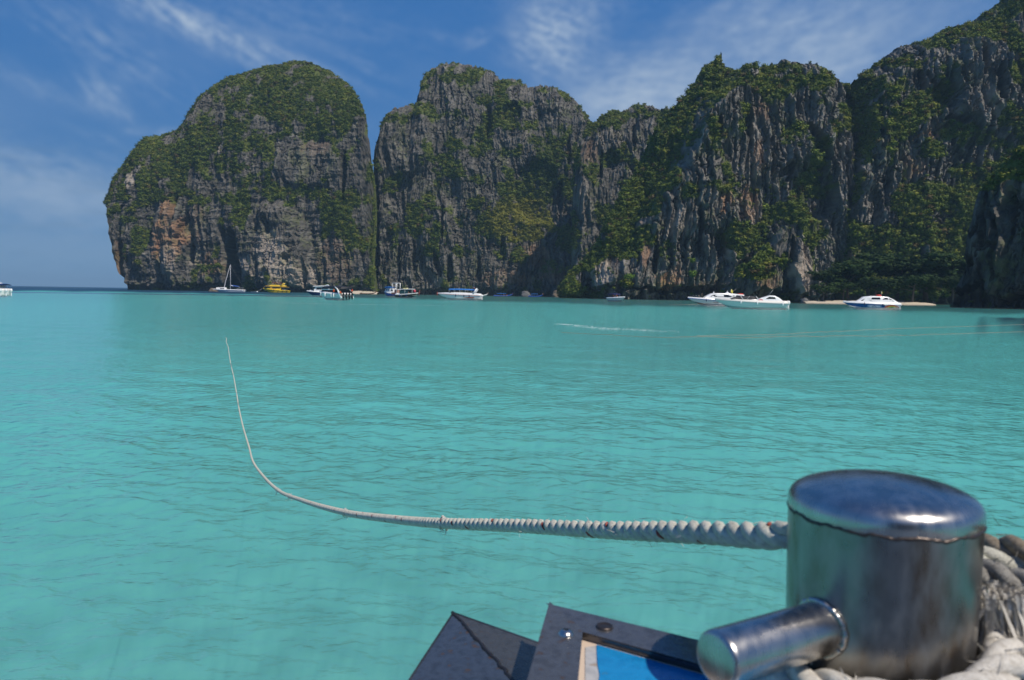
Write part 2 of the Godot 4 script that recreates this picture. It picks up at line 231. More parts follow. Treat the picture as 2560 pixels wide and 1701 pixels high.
func noise_tex(seed_: int, freq: float, ramp: Array, size := 512, oct := 5, fractal := FastNoiseLite.FRACTAL_FBM) -> NoiseTexture2D:
	var t := NoiseTexture2D.new()
	t.width = size; t.height = size
	t.seamless = true
	var n := noise(seed_, oct, FastNoiseLite.TYPE_SIMPLEX, fractal)
	n.frequency = freq
	t.noise = n
	var g := Gradient.new()
	g.offsets = PackedFloat32Array(ramp.map(func(e): return e[0]))
	g.colors = PackedColorArray(ramp.map(func(e): return e[1]))
	t.color_ramp = g
	return t

func bump_tex(seed_: int, freq: float, strength: float, size := 512, oct := 5, kind := FastNoiseLite.TYPE_SIMPLEX) -> NoiseTexture2D:
	var t := NoiseTexture2D.new()
	t.width = size; t.height = size
	t.seamless = true
	t.as_normal_map = true
	t.bump_strength = strength
	var n := noise(seed_, oct, kind)
	n.frequency = freq
	t.noise = n
	return t

func prof(a: Array, s: float) -> float:
	if s <= a[0]: return a[1]
	for i in range(2, a.size(), 2):
		if s <= a[i]:
			return lerpf(a[i - 1], a[i + 1], (s - a[i - 2]) / maxf(1e-4, a[i] - a[i - 2]))
	return a[a.size() - 1]

func prof_t(a: Array, y: float) -> float:   # pairs s,y with rising y: the s at that height
	if y <= a[1]: return a[0]
	for i in range(2, a.size(), 2):
		if y <= a[i + 1]:
			return lerpf(a[i - 2], a[i], (y - a[i - 1]) / maxf(1e-4, a[i + 1] - a[i - 1]))
	return a[a.size() - 2]

# ------------------------------------------------------------------ sky
func make_sky() -> Sky:
	var w := 2048
	var h := 1024
	var px := PackedFloat32Array()
	px.resize(w * h * 3)
	var fib := noise(11, 4)
	var fib2 := noise(12, 3)
	var veil := noise(13, 4)
	for r in h:
		var el := 90.0 - (r + 0.5) * 180.0 / h
		if el < -1.0:
			for c in w:
				var o := (r * w + c) * 3
				px[o] = 0.06; px[o + 1] = 0.16; px[o + 2] = 0.24
			continue
		var e := maxf(el, 0.0)
		# clear air: pale above the sea, deeper with height
		var k := 1.0 - exp(-e / 7.0)
		var base := Color(0.168, 0.325, 0.51).lerp(Color(0.034, 0.158, 0.44), k)
		base = base.lerp(Color(0.026, 0.1, 0.31), clampf((e - 14.0) / 60.0, 0.0, 1.0))
		for c in w:
			var az := wrapf((c + 0.5) * 360.0 / w, -180.0, 180.0)
			var amount := 0.0
			if e > 1.0:
				var v := veil.get_noise_3d(sin(deg_to_rad(az)) * 2.2, e / 11.0, cos(deg_to_rad(az)) * 2.2)
				amount = 0.09 * clampf(v * 1.8 + 0.15, 0.0, 1.0) * clampf(e / 8.0, 0.0, 1.0) * clampf((80.0 - e) / 40.0, 0.0, 1.0)
			if e < 30.0 and absf(az) < 48.0:
				var got := 0.0
				for q in CLOUDS:
					var dx: float = az - q[0]
					var dy: float = el - q[1]
					var far: float = q[2] * 2.2 + 0.5
					if dx > far or dx < -far or dy > far or dy < -far: continue
					var ca := cos(q[4]); var sa := sin(q[4])
					var u: float = (dx * ca + dy * sa)
					var t: float = (-dx * sa + dy * ca)
					var wob := fib2.get_noise_2d(u * 0.5, t * 0.9 + q[0]) * 0.55
					var g: float = exp(-(pow(u / q[2], 2.0) + pow(t / q[3] + wob, 2.0)) * 1.3)
					if g < 0.01: continue
					var f: float = fib.get_noise_2d(u * 0.28 + q[0] * 3.0, t * 1.5 + u * 0.12) * 0.5 + 0.5
					var f2: float = fib2.get_noise_2d(u * 0.9 + q[1], t * 1.6) * 0.5 + 0.5
					f = clampf((f * 0.6 + f2 * 0.4 - 0.33) * 3.0, 0.0, 1.6)
					got += q[5] * g * lerpf(1.0, f, q[6] * 0.85)
				amount += got * 0.95
			amount = clampf(amount, 0.0, 0.8)
			var grey := 0.0
			if e < 9.0 and e > 2.0:
				grey = clampf(fib2.get_noise_2d(az * 0.12 + 7.0, e * 1.5) - 0.25, 0.0, 1.0) * 0.55
			var col := base.lerp(Color(0.49, 0.59, 0.70), amount).lerp(Color(0.15, 0.23, 0.34), grey)
			var o := (r * w + c) * 3
			px[o] = col.r; px[o + 1] = col.g; px[o + 2] = col.b
	var im := Image.create_from_data(w, h, false, Image.FORMAT_RGBF, px.to_byte_array())
	var p := PanoramaSkyMaterial.new()
	p.panorama = ImageTexture.create_from_image(im)
	var s := Sky.new()
	s.sky_material = p
	return s

# ------------------------------------------------------------------ water
var w1: FastNoiseLite
var w2: FastNoiseLite
var w3: FastNoiseLite
var w4: FastNoiseLite
var wc: FastNoiseLite

func wave(x: float, z: float, d: float) -> float:
	var u := x * 0.94 + z * 0.34
	var v := -x * 0.34 + z * 0.94
	var row := d * d / 1568.0 * 1.2
	var h := w1.get_noise_2d(u * 0.22, v * 0.42) * 0.06 * clampf(3.0 - row / 0.9, 0.0, 1.0)
	if row < 1.0: h += w2.get_noise_2d(u * 1.0 + 31.0, v * 1.8) * 0.036 * clampf(2.0 - row / 0.25, 0.0, 1.0)
	if row < 0.45: h += w3.get_noise_2d(u * 2.6, v * 4.2 + 17.0) * 0.016 * clampf(2.0 - row / 0.10, 0.0, 1.0)
	if row < 0.2: h += w4.get_noise_2d(u * 6.0, v * 9.0) * 0.0055 * clampf(2.0 - row / 0.07, 0.0, 1.0)
	return h

func sea_colour(x: float, z: float, d: float) -> Color:
	var near := Color(0.118, 0.385, 0.355)
	var mid := Color(0.098, 0.46, 0.42)
	var c := near.lerp(mid, clampf((d - 35.0) / 90.0, 0.0, 1.0))
	var big := wc.get_noise_2d(x / 60.0, z / 60.0)
	var small := wc.get_noise_2d(x / 7.0 + 40.0, z / 7.0)
	c = c * (1.0 + 0.16 * big + 0.04 * small)
	if d < 125.0:   # pale mottles imitate sun caustics, painted into the bottom colour; darker patches between
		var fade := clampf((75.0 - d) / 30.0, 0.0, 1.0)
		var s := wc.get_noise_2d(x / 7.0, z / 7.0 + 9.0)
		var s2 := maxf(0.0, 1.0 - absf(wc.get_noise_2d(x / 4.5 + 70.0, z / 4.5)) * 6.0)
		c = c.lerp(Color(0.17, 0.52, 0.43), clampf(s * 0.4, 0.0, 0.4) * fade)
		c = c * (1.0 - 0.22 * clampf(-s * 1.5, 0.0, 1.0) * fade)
	# darker green band before the cliffs, open sea to the left
	var az := atan2(x, -z)
	var edge := lerpf(330.0, 165.0, clampf((az + 0.45) / 0.6, 0.0, 1.0)) * (1.0 + 0.12 * wc.get_noise_2d(az * 14.0, 3.0))
	var deep := clampf((d - edge) / (edge * 0.22), 0.0, 1.0)
	var green := Color(0.03, 0.16, 0.145)
	var navy := Color(0.010, 0.045, 0.09)
	c = c.lerp(green.lerp(navy, clampf((-az - 0.12) / 0.22, 0.0, 1.0)), deep)
	# dark patch at the right
	var q := pow((x - 83.0) / 16.0, 2.0) + pow((z + 110.0) / 9.0, 2.0) + wc.get_noise_2d(x / 3.0, z / 4.0) * 0.6
	c = c.lerp(Color(0.008, 0.03, 0.05), clampf(1.6 - q, 0.0, 1.0))
	return c

func make_sea() -> void:
	w1 = noise(21, 2); w2 = noise(22, 2); w3 = noise(23, 2); w4 = noise(24, 2); wc = noise(25, 3)
	var dist := [0.4, 1.6]
	var phi := 0.62
	while phi > 0.00055:
		dist.append(2.0 / tan(phi))
		phi -= 0.00118
	dist += [4200.0, 8000.0, 16000.0, 30000.0]
	var azs := []
	var a := -PI
	while a < PI - 1e-4:
		azs.append(a)
		a += 0.0030 if absf(a) < 0.70 else 0.06
	var n := azs.size()
	var vs := PackedVector3Array()
	var bs := PackedVector3Array()
	var cs := PackedColorArray()
	for d in dist:
		var deep: float = lerpf(18.0, 0.4, smoothstep(45.0, 140.0, d))
		for az in azs:
			var x: float = d * sin(az)
			var z: float = -d * cos(az)
			vs.append(Vector3(x, wave(x, z, d) if d < 90.0 else 0.0, z))
			bs.append(Vector3(x, -deep + 0.12 * wc.get_noise_2d(x / 2.0, z / 2.0), z))
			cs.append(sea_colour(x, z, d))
	var ix := PackedInt32Array()
	var ox := PackedInt32Array()
	for i in dist.size() - 1:
		for j in n:
			var k := (j + 1) % n
			(ox if dist[i] > 300.0 and azs[j] < -0.2 or dist[i] > 900.0 else ix).append_array([i * n + j, (i + 1) * n + j, (i + 1) * n + k, i * n + j, (i + 1) * n + k, i * n + k])
	var ar := []
	ar.resize(Mesh.ARRAY_MAX)
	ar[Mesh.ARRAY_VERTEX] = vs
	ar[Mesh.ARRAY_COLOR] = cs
	ar[Mesh.ARRAY_INDEX] = ix
	var st := SurfaceTool.new()
	st.create_from_arrays(ar)
	st.generate_normals()
	var bar := ar.duplicate()
	bar[Mesh.ARRAY_VERTEX] = bs
	var sb := SurfaceTool.new()
	sb.create_from_arrays(bar)
	sb.generate_normals()
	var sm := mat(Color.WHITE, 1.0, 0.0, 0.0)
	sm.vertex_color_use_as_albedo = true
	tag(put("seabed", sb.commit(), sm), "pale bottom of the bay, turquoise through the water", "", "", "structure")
	var m := mat(Color(1, 1, 1, 0.06), 0.16, 0.0, 0.45)
	m.transparency = BaseMaterial3D.TRANSPARENCY_ALPHA
	m.vertex_color_use_as_albedo = true
	m.normal_enabled = true
	m.normal_texture = bump_tex(31, 0.012, 5.0, 1024, 4)
	m.normal_scale = 1.3
	m.uv1_triplanar = true
	m.uv1_world_triplanar = true
	m.uv1_scale = Vector3(0.21, 0.3, 0.33)
	var o := put("sea_water", st.commit(), m)
	ar[Mesh.ARRAY_INDEX] = ox
	var so := SurfaceTool.new()
	so.create_from_arrays(ar)
	so.generate_normals()
	var om := mat(Color.WHITE, 0.45, 0.0, 0.3)
	om.vertex_color_use_as_albedo = true
	tag(put("open_sea_water", so.commit(), om), "dark blue open sea outside the bay, roughened by wind", "", "", "structure")
	tag(o, "clear turquoise bay water with small ripples, darker before the cliffs", "", "", "structure")

# ------------------------------------------------------------------ limestone
func weigh(list: Array, s: float, y: float, wx: float, wy: float) -> float:
	var sum := 0.0
	for e in list:
		var dx: float = s - e[0] + wx
		var dy: float = y - e[1] + wy
		if e[4] != 0:
			var ca := cos(e[4]); var sa := sin(e[4])
			var t := dx * ca + dy * sa
			dy = -dx * sa + dy * ca
			dx = t
		dx /= e[2]; dy /= e[3]
		var q := dx * dx + dy * dy
		if q < 1.0: sum += e[5] * minf(1.0, 2.2 * (1.0 - q))
	return sum

func near_column(list: Array, s: float, more: float) -> Array:
	var out := []
	for e in list:
		if absf(s - e[0]) < maxf(e[2], e[3] if e[4] != 0 else 0.0) + more: out.append(e)
	return out

func make_rock(R: Dictionary, seed_: int, called: String, label: String, green: String, yellow := []) -> void:
	var yaw := deg_to_rad(R.yaw)
	var ax := Vector3(cos(yaw), 0, sin(yaw))
	var nx := Vector3(-sin(yaw), 0, cos(yaw))
	var par: Array = R.par
	var top: Array = R.top
	var s0: float = top[0]
	var s1: float = top[top.size() - 2]
	var res: float = par[4]
	var cols := int((s1 - s0) / res)
	var high := 0.0
	for i in range(1, top.size(), 2): high = maxf(high, top[i])
	var rows := int(high / res * 1.12)
	var back := 5
	var n_big := noise(seed_, 3)
	var n_rib := noise(seed_ + 1, 3, FastNoiseLite.TYPE_SIMPLEX, FastNoiseLite.FRACTAL_RIDGED)
	var n_cell := noise(seed_ + 2, 1, FastNoiseLite.TYPE_CELLULAR)
	n_cell.cellular_return_type = FastNoiseLite.RETURN_CELL_VALUE
	n_cell.cellular_jitter = 1.0
	var n_fine := noise(seed_ + 3, 3, FastNoiseLite.TYPE_SIMPLEX)
	var n_bed := noise(seed_ + 4, 3)
	var n_crack := noise(seed_ + 5, 2)
	var n_str := noise(seed_ + 6, 4)
	var n_warp := noise(seed_ + 7, 2)
	var n_veg := noise(seed_ + 8, 4)
	var vs := PackedVector3Array()
	var cs := PackedColorArray()
	var green_at := []
	var rnd := RandomNumberGenerator.new()
	rnd.seed = seed_ * 77
	var edge: Array = R.edge
	var edge_top: float = edge[edge.size() - 1] if edge.size() else -100.0
	var amp: float = par[6]
	var per_m2 := res * res
	for i in cols + 1:
		var s := lerpf(s0, s1, float(i) / cols)
		var ty := prof(top, s) - 1.6 + n_fine.get_noise_2d(s / 5.0, 40.0) * 1.6 + n_fine.get_noise_2d(s / 1.7, 90.0) * 0.7
		var by := -2.0
		if R.bot.size() and s < R.bot[R.bot.size() - 2]: by = minf(prof(R.bot, s), ty - 0.5)
		var veg := near_column(R.veg, s, 6.0)
		var och := near_column(R.och, s, 5.0)
		var pal := near_column(R.pal, s, 5.0)
		var gul := near_column(R.gul, s, 3.0)
		var yel := near_column(yellow, s, 5.0)
		var last_b := 0.0
		for j in rows + 1:
			var y := lerpf(by, ty, float(j) / rows)
			var wx := n_warp.get_noise_2d(s / 9.0, y / 16.0) * 4.0
			var wy := n_warp.get_noise_2d(s / 9.0 + 60.0, y / 12.0) * 5.0
			var t := clampf(y / maxf(ty, 1.0), 0.0, 1.0)
			var sl := prof_t(edge, y) if y < edge_top else s0
			var dome := 0.15 + 0.85 * smoothstep(0.0, 55.0, minf(s - sl, s1 - s))
			var b: float = par[0] * dome * (1.0 - sqrt(maxf(0.0, 1.0 - pow(t, par[1]))))
			var e := clampf((s - sl) / par[2] , 0.0, 1.0)
			var e_left := e
			var ro := 1.0 - sqrt(1.0 - (1.0 - e) * (1.0 - e))
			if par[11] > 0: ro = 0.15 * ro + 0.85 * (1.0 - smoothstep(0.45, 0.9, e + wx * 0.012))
			b += par[3] * ro
			e = clampf((s1 - s) / par[2], 0.0, 1.0)
			b += par[3] * (1.0 - sqrt(1.0 - (1.0 - e) * (1.0 - e)))
			var v := weigh(veg, s, y, wx, wy) + smoothstep(0.84, 0.97, t + wx * 0.012) * float(par[9])
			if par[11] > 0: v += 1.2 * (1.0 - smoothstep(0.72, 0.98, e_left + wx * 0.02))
			var nv := n_veg.get_noise_2d(s / 20.0, y / 24.0)
			var fine := n_fine.get_noise_2d(s / 3.2, y / 4.5)
			var green_here := clampf((v * 0.9 + nv * 1.7 - 0.12 + par[10]) * 2.5, 0.0, 1.0)
			var bare := 1.0 - 0.65 * green_here
			# shape
			var sw := s + n_warp.get_noise_2d(s / 50.0 + 7.0, y / 55.0 + 33.0) * 5.0
			var rib := n_rib.get_noise_2d(sw / 15.0 + wx * 0.04, y / 85.0 + wx * 0.02)
			var rib2 := n_rib.get_noise_2d(sw / 4.6 + wx * 0.05 + 80.0, y / 48.0 + wx * 0.02)
			var cell := n_cell.get_noise_2d((sw + wx * 0.5) / 4.2, (y + wy) / 36.0)
			var cell2 := n_cell.get_noise_2d((sw + wx * 0.3) / 1.4 + 50.0, (y + wy) / 12.0)
			var bed := n_bed.get_noise_2d(s / 70.0, (y + wy * 0.3) / 5.0)
			var cr := absf(n_crack.get_noise_2d((sw + wx * 2.0) / 13.0, (y + wy) / 70.0))
			var big := n_big.get_noise_2d(s / 42.0, y / 80.0)
			var d: float = big * 7.0 + bare * amp * (rib * 2.8 + rib2 * 1.15 * par[8] + fine * 0.35) + bed * par[5] * bare
			d += bare * par[7] * (cell * 1.5 + cell2 * 0.75) + bare * (1.0 - par[7]) * (cell * 0.5 + cell2 * 0.35)
			if cr < 0.05: d -= (1.0 - cr / 0.05) * 3.2 * bare * amp
			d -= weigh(gul, s, y, wx * 0.35, wy * 0.5)
			var notch := 4.2 + n_bed.get_noise_2d(s / 16.0, 77.0) * 5.5 + fine * 0.8
			if y < 11.0:   # the sea has cut a notch
				d -= smoothstep(notch + 1.6, notch, y) * (7.0 + wx)
			d -= green_here * 0.5
			var lat := fine * 0.5 + wx * 0.08
			vs.append(ax * (s + lat) + nx * (d - b) + Vector3(0, maxf(-2.0, y + n_fine.get_noise_2d(s / 2.0 + 9.0, y / 3.0) * 0.5 * clampf(y / 3.0, 0, 1)), 0))
			last_b = b
			# colour of the stone itself
			var st := n_str.get_noise_2d(sw / 2.6 + wx * 0.1, y / 46.0) * 0.5 + 0.5
			var st2 := n_str.get_noise_2d(s / 9.0 + 30.0, y / 15.0) * 0.5 + 0.5
			var light := clampf(st * 0.42 + st2 * 0.7 + cell2 * 0.16 + fine * 0.2 + rib * 0.08 + rib2 * 0.08 - 0.10, 0.0, 1.0)
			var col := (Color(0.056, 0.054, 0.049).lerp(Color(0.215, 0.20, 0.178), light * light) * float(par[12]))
			var o := clampf(weigh(och, s, y, wx, wy) * (0.25 + st * 1.3) , 0.0, 1.0)
			col = col.lerp(Color(0.30, 0.135, 0.065).lerp(Color(0.34, 0.24, 0.15), st2), o * 0.8)
			o = clampf(weigh(pal, s, y, wx, wy) * (0.2 + st * 1.3), 0.0, 1.0)
			col = col.lerp(Color(0.42, 0.36, 0.30), o * 0.75)
			if y < 7.0: col = col.lerp(Color(0.16, 0.115, 0.075), 0.45 * clampf((7.0 - y) / 5.0, 0.0, 1.0) * st)
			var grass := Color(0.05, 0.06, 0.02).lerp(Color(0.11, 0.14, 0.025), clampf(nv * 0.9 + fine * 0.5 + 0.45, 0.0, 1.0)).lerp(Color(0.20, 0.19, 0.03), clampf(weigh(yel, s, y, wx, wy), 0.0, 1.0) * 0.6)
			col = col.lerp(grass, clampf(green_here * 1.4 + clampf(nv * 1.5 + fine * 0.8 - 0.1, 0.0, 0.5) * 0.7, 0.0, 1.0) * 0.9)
			cs.append(col)
			# where shrubs and small trees hold on
			if y > 4.0 and by < 10.0 or y > by + 3.0:
				var p := 0.0
				if green_here > 0.25: p = green_here * 0.30
				elif cell2 + fine + bed * 0.5 > 0.75 + (0.0 if v > -0.2 else 0.6): p = 0.10
				if j >= rows - 2: p = maxf(p, 0.22) if v > -0.8 else 0.05
				if rnd.randf() < p * per_m2 * 1.6:
					var q := vs[vs.size() - 1]
					var big_one := clampf(green_here, 0.15, 1.0)
					var size := (0.6 + rnd.randf() * rnd.randf() * 2.2) * (0.45 + 0.7 * big_one)
					if t > 0.93: size *= 0.95
					green_at.append([q + nx * size * 0.25, size, clampf(weigh(yel, s, y, wx, wy), 0.0, 1.0), nv])
		var ty2 := ty
		for k in back:
			var f := float(k + 1) / back
			vs.append(ax * lerpf(s, (s0 + s1) * 0.5, 0.4 * f) + nx * (-last_b - 6.0 - 30.0 * f) + Vector3(0, lerpf(ty2 - 1.0, -2.0, f * f), 0))
			cs.append(Color(0.05, 0.055, 0.03))
	var n := rows + 1 + back
	var ix := PackedInt32Array()
	for i in cols:
		for j in n - 1:
			var a := i * n + j
			ix.append_array([a, a + 1, a + n + 1, a, a + n + 1, a + n])
	var ar := []
	ar.resize(Mesh.ARRAY_MAX)
	ar[Mesh.ARRAY_VERTEX] = vs
	ar[Mesh.ARRAY_COLOR] = cs
	ar[Mesh.ARRAY_INDEX] = ix
	var mesh := ArrayMesh.new()
	mesh.add_surface_from_arrays(Mesh.PRIMITIVE_TRIANGLES, ar)
	var o := put(called, mesh, M.stone)
	o.position = R.at
	tag(o, label, "", "", "structure")
	# foliage
	var mm := MultiMesh.new()
	mm.transform_format = MultiMesh.TRANSFORM_3D
	mm.use_colors = true
	mm.mesh = M.clump
	mm.instance_count = green_at.size()
	for i in green_at.size():
		var g: Array = green_at[i]
		var sz: float = g[1]
		var bs := Basis.from_euler(Vector3(rnd.randf_range(-0.4, 0.4), rnd.randf() * TAU, rnd.randf_range(-0.4, 0.4)))
		mm.set_instance_transform(i, Transform3D(bs.scaled(Vector3(sz, sz * rnd.randf_range(0.5, 0.85), sz)), g[0]))
		var r := rnd.randf()
		var c := Color(0.045, 0.078, 0.013).lerp(Color(0.14, 0.18, 0.026), r)
		if rnd.randf() < 0.12 + 0.2 * maxf(0.0, g[3]): c = c.lerp(Color(0.20, 0.20, 0.03), 0.7)
		if rnd.randf() < 0.05: c = Color(0.10, 0.075, 0.03)
		c = c.lerp(Color(0.23, 0.215, 0.03), g[2] * rnd.randf_range(0.3, 1.0))
		mm.set_instance_color(i, c)
	var mo := MultiMeshInstance3D.new()
	mo.name = numbered("cliff_foliage")
	mo.multimesh = mm
	mo.material_override = M.leaf
	add_child(mo, true)
	mo.position = R.at
	tag(mo, green, "foliage", "", "stuff")

func make_clump(seed_: int, n: int, leaf: float) -> ArrayMesh:
	var r := RandomNumberGenerator.new()
	r.seed = seed_
	var st := S(false)
	for i in n:
		var d := Vector3(r.randfn(), r.randfn(), r.randfn()).normalized()
		var p := d * (0.45 + 0.6 * sqrt(r.randf()))
		p += Vector3(r.randfn(), r.randfn(), r.randfn()) * 0.08
		var nrm := (d + Vector3(r.randfn(), r.randfn() + 0.6, r.randfn()) * 0.6).normalized()
		var f := frame_of(nrm)
		var a := r.randf() * TAU
		var u: Vector3 = (f[0] * cos(a) + f[1] * sin(a)) * leaf * r.randf_range(0.6, 1.4)
		var v: Vector3 = (f[1] * cos(a) - f[0] * sin(a)) * leaf * r.randf_range(0.4, 0.9)
		quad(st, p - u, p + v, p + u, p - v)
	st.set_smooth_group(0)
	ball(st, Vector3.ZERO, Vector3(0.58, 0.55, 0.58), 6)
	st.generate_normals()
	return st.commit()
# ------------------------------------------------------------------ people
func field_mesh(bones: Array, cell: float) -> ArrayMesh:
	var lo := Vector3(9, 9, 9)
	var hi := -lo
	for b in bones:
		for k in 2:
			var r: float = b[2 + k] + cell * 2.0
			lo = lo.min(b[k] - Vector3(r, r, r)); hi = hi.max(b[k] + Vector3(r, r, r))
	var n := Vector3i(((hi - lo) / cell).ceil()) + Vector3i.ONE
	var f := PackedFloat32Array()
	f.resize(n.x * n.y * n.z)
	for k in n.z:
		for j in n.y:
			for i in n.x:
				var p := lo + Vector3(i, j, k) * cell
				var sum := 0.0
				for b in bones:
					var a: Vector3 = b[0]
					var ab: Vector3 = b[1] - a
					var t := clampf((p - a).dot(ab) / maxf(ab.length_squared(), 1e-6), 0.0, 1.0)
					sum += exp(-36.0 * (p.distance_to(a + ab * t) - lerpf(b[2], b[3], t)))
				f[(k * n.y + j) * n.x + i] = -log(maxf(sum, 1e-12)) / 36.0
	var at := {}
	var corner := [0, 1, n.x, n.x + 1, n.x * n.y, n.x * n.y + 1, n.x * n.y + n.x, n.x * n.y + n.x + 1]
	var st := S()
	for k in n.z - 1:
		for j in n.y - 1:
			for i in n.x - 1:
				var o := (k * n.y + j) * n.x + i
				var inside := 0
				for c in corner:
					if f[o + c] < 0.0: inside += 1
				if inside == 0 or inside == 8: continue
				var sum := Vector3.ZERO
				var cnt := 0
				for e in [[0, 1], [2, 3], [4, 5], [6, 7], [0, 2], [1, 3], [4, 6], [5, 7], [0, 4], [1, 5], [2, 6], [3, 7]]:
					var fa: float = f[o + corner[e[0]]]
					var fb: float = f[o + corner[e[1]]]
					if (fa < 0.0) != (fb < 0.0):
						var t := fa / (fa - fb)
						var pa := Vector3(e[0] & 1, (e[0] >> 1) & 1, e[0] >> 2)
						var pb := Vector3(e[1] & 1, (e[1] >> 1) & 1, e[1] >> 2)
						sum += pa.lerp(pb, t); cnt += 1
				at[o] = lo + (Vector3(i, j, k) + sum / cnt) * cell
	for o in at:
		for ax in 3:
			var d: int = [1, n.x, n.x * n.y][ax]
			if not (f[o] < 0.0) != (f[o + d] < 0.0): continue
			var u: int = [n.x, n.x * n.y, 1][ax]
			var v: int = [n.x * n.y, 1, n.x][ax]
			if at.has(o - u) and at.has(o - v) and at.has(o - u - v):
				if f[o] < 0.0: quad(st, at[o], at[o - v], at[o - u - v], at[o - u])
				else: quad(st, at[o], at[o - u], at[o - u - v], at[o - v])
	st.generate_normals()
	return st.commit()

var body_mesh := {}

func person(label: String, at: Vector3, turn: float, pose: String, top: Color, shorts: Color, vest := false, size := 1.0) -> void:
	var sit := pose == "sit"
	var y := 0.42 if sit else 0.92
	if not body_mesh.has(pose):
		var b := []
		for s in [-1.0, 1.0]:
			var hip := Vector3(0, y, 0.09 * s)
			var knee := hip + (Vector3(0.42, 0.02, 0.04 * s) if sit else Vector3(0.03, -0.44, 0.02 * s))
			var foot := knee + Vector3(-0.03, -0.42, 0.0)
			b.append([hip, knee, 0.085, 0.06]); b.append([knee, foot, 0.058, 0.042]); b.append([foot, foot + Vector3(0.17, -0.03, 0.02 * s), 0.042, 0.034])
			var sh := Vector3(0, y + 0.5, 0.18 * s)
			var el := sh + (Vector3(0.06, -0.27, 0.07 * s) if not sit else Vector3(0.12, -0.24, 0.05 * s))
			var hand := el + (Vector3(0.1, -0.22, -0.02 * s) if not sit else Vector3(0.2, -0.06, -0.04 * s))
			b.append([sh, el, 0.052, 0.042]); b.append([el, hand, 0.04, 0.03])
			for q in 4: b.append([hand, hand + Vector3(0.05, -0.07, 0.012 * (q - 1.5)), 0.022, 0.012])
			b.append([hand, hand + Vector3(0.06, -0.01, -0.03 * s), 0.02, 0.013])
		b.append([Vector3(0, y, 0), Vector3(0, y + 0.25, 0), 0.13, 0.125])
		b.append([Vector3(0, y + 0.25, 0), Vector3(0, y + 0.47, 0), 0.13, 0.13])
		b.append([Vector3(0, y + 0.48, -0.13), Vector3(0, y + 0.48, 0.13), 0.075, 0.075])
		b.append([Vector3(0, y + 0.5, 0), Vector3(0.02, y + 0.64, 0), 0.058, 0.055])
		b.append([Vector3(0.02, y + 0.69, 0), Vector3(0.025, y + 0.76, 0), 0.078, 0.092])
		b.append([Vector3(0.1, y + 0.7, 0), Vector3(0.125, y + 0.69, 0), 0.02, 0.016])
		body_mesh[pose] = field_mesh(b, 0.036)
	var p := thing("person", label, "person", at, turn)
	p.scale = Vector3.ONE * size
	put("body", body_mesh[pose], M.skin, p)
	var st := S()
	var rows := []
	for q in [[y - 0.02, 0.155, 0.185], [y + 0.2, 0.15, 0.175], [y + 0.4, 0.165, 0.205], [y + 0.5, 0.14, 0.2], [y + 0.56, 0.085, 0.11]]:
		var ring := PackedVector3Array()
		var more := 0.045 if vest else 0.012
		for k in 12:
			var a := TAU * k / 12
			ring.append(Vector3((q[1] + more) * cos(a), q[0], (q[2] + more) * sin(a)))
		rows.append(ring)
	grid(st, rows, true)
	done(st, "life_vest" if vest else "shirt", mat(top, 0.8), p)
	st = S()
	for s in [-1.0, 1.0]:
		var hip := Vector3(0, y + 0.03, 0.09 * s)
		var knee := hip + (Vector3(0.3, 0.0, 0.03 * s) if sit else Vector3(0.02, -0.32, 0.015 * s))
		tube(st, [hip, hip.lerp(knee, 0.5), knee], [0.115, 0.105, 0.09], 8)
	done(st, "shorts", mat(shorts, 0.85), p)
	st = S()
	ball(st, Vector3(0.0, y + 0.79, 0), Vector3(0.098, 0.085, 0.1), 8)
	done(st, "hair", M.hair, p)
	for s in [-1.0, 1.0]:
		st = S()
		ball(st, Vector3(0.112, y + 0.745, 0.034 * s), Vector3(0.012, 0.012, 0.016), 6)
		done(st, "eye", M.hair, p)

# ------------------------------------------------------------------ boats (bow along +x, y = 0 at the water)
func hull_half(P: Dictionary, t: float) -> float:
	var f := 1.0 - 0.10 * maxf(0.0, (0.45 - t) / 0.45)
	if t > 0.45: f = 1.0 - pow((t - 0.45) / 0.55, P.get("fine", 2.3))
	return maxf(f, 0.02) * P.B / 2.0

func rail_y(P: Dictionary, t: float) -> float: return lerpf(P.rs, P.rb, pow(t, 1.5))
func deck_y(P: Dictionary, t: float) -> float: return lerpf(P.ds, P.db, pow(t, 1.3)) + P.get("hump", 0.0) * sin(PI * clampf(t, 0, 1))

func hull_side(P: Dictionary, x: float, y: float) -> float:
	var t := clampf(x / P.L + 0.5, 0.0, 1.0)
	var ry := rail_y(P, t)
	var h := hull_half(P, t)
	if y > ry: return lerpf(h, h * 0.86, clampf((y - ry) / maxf(0.05, deck_y(P, t) - ry), 0.0, 1.0))
	return lerpf(h * 0.80, h, clampf(y / ry, 0.0, 1.0))

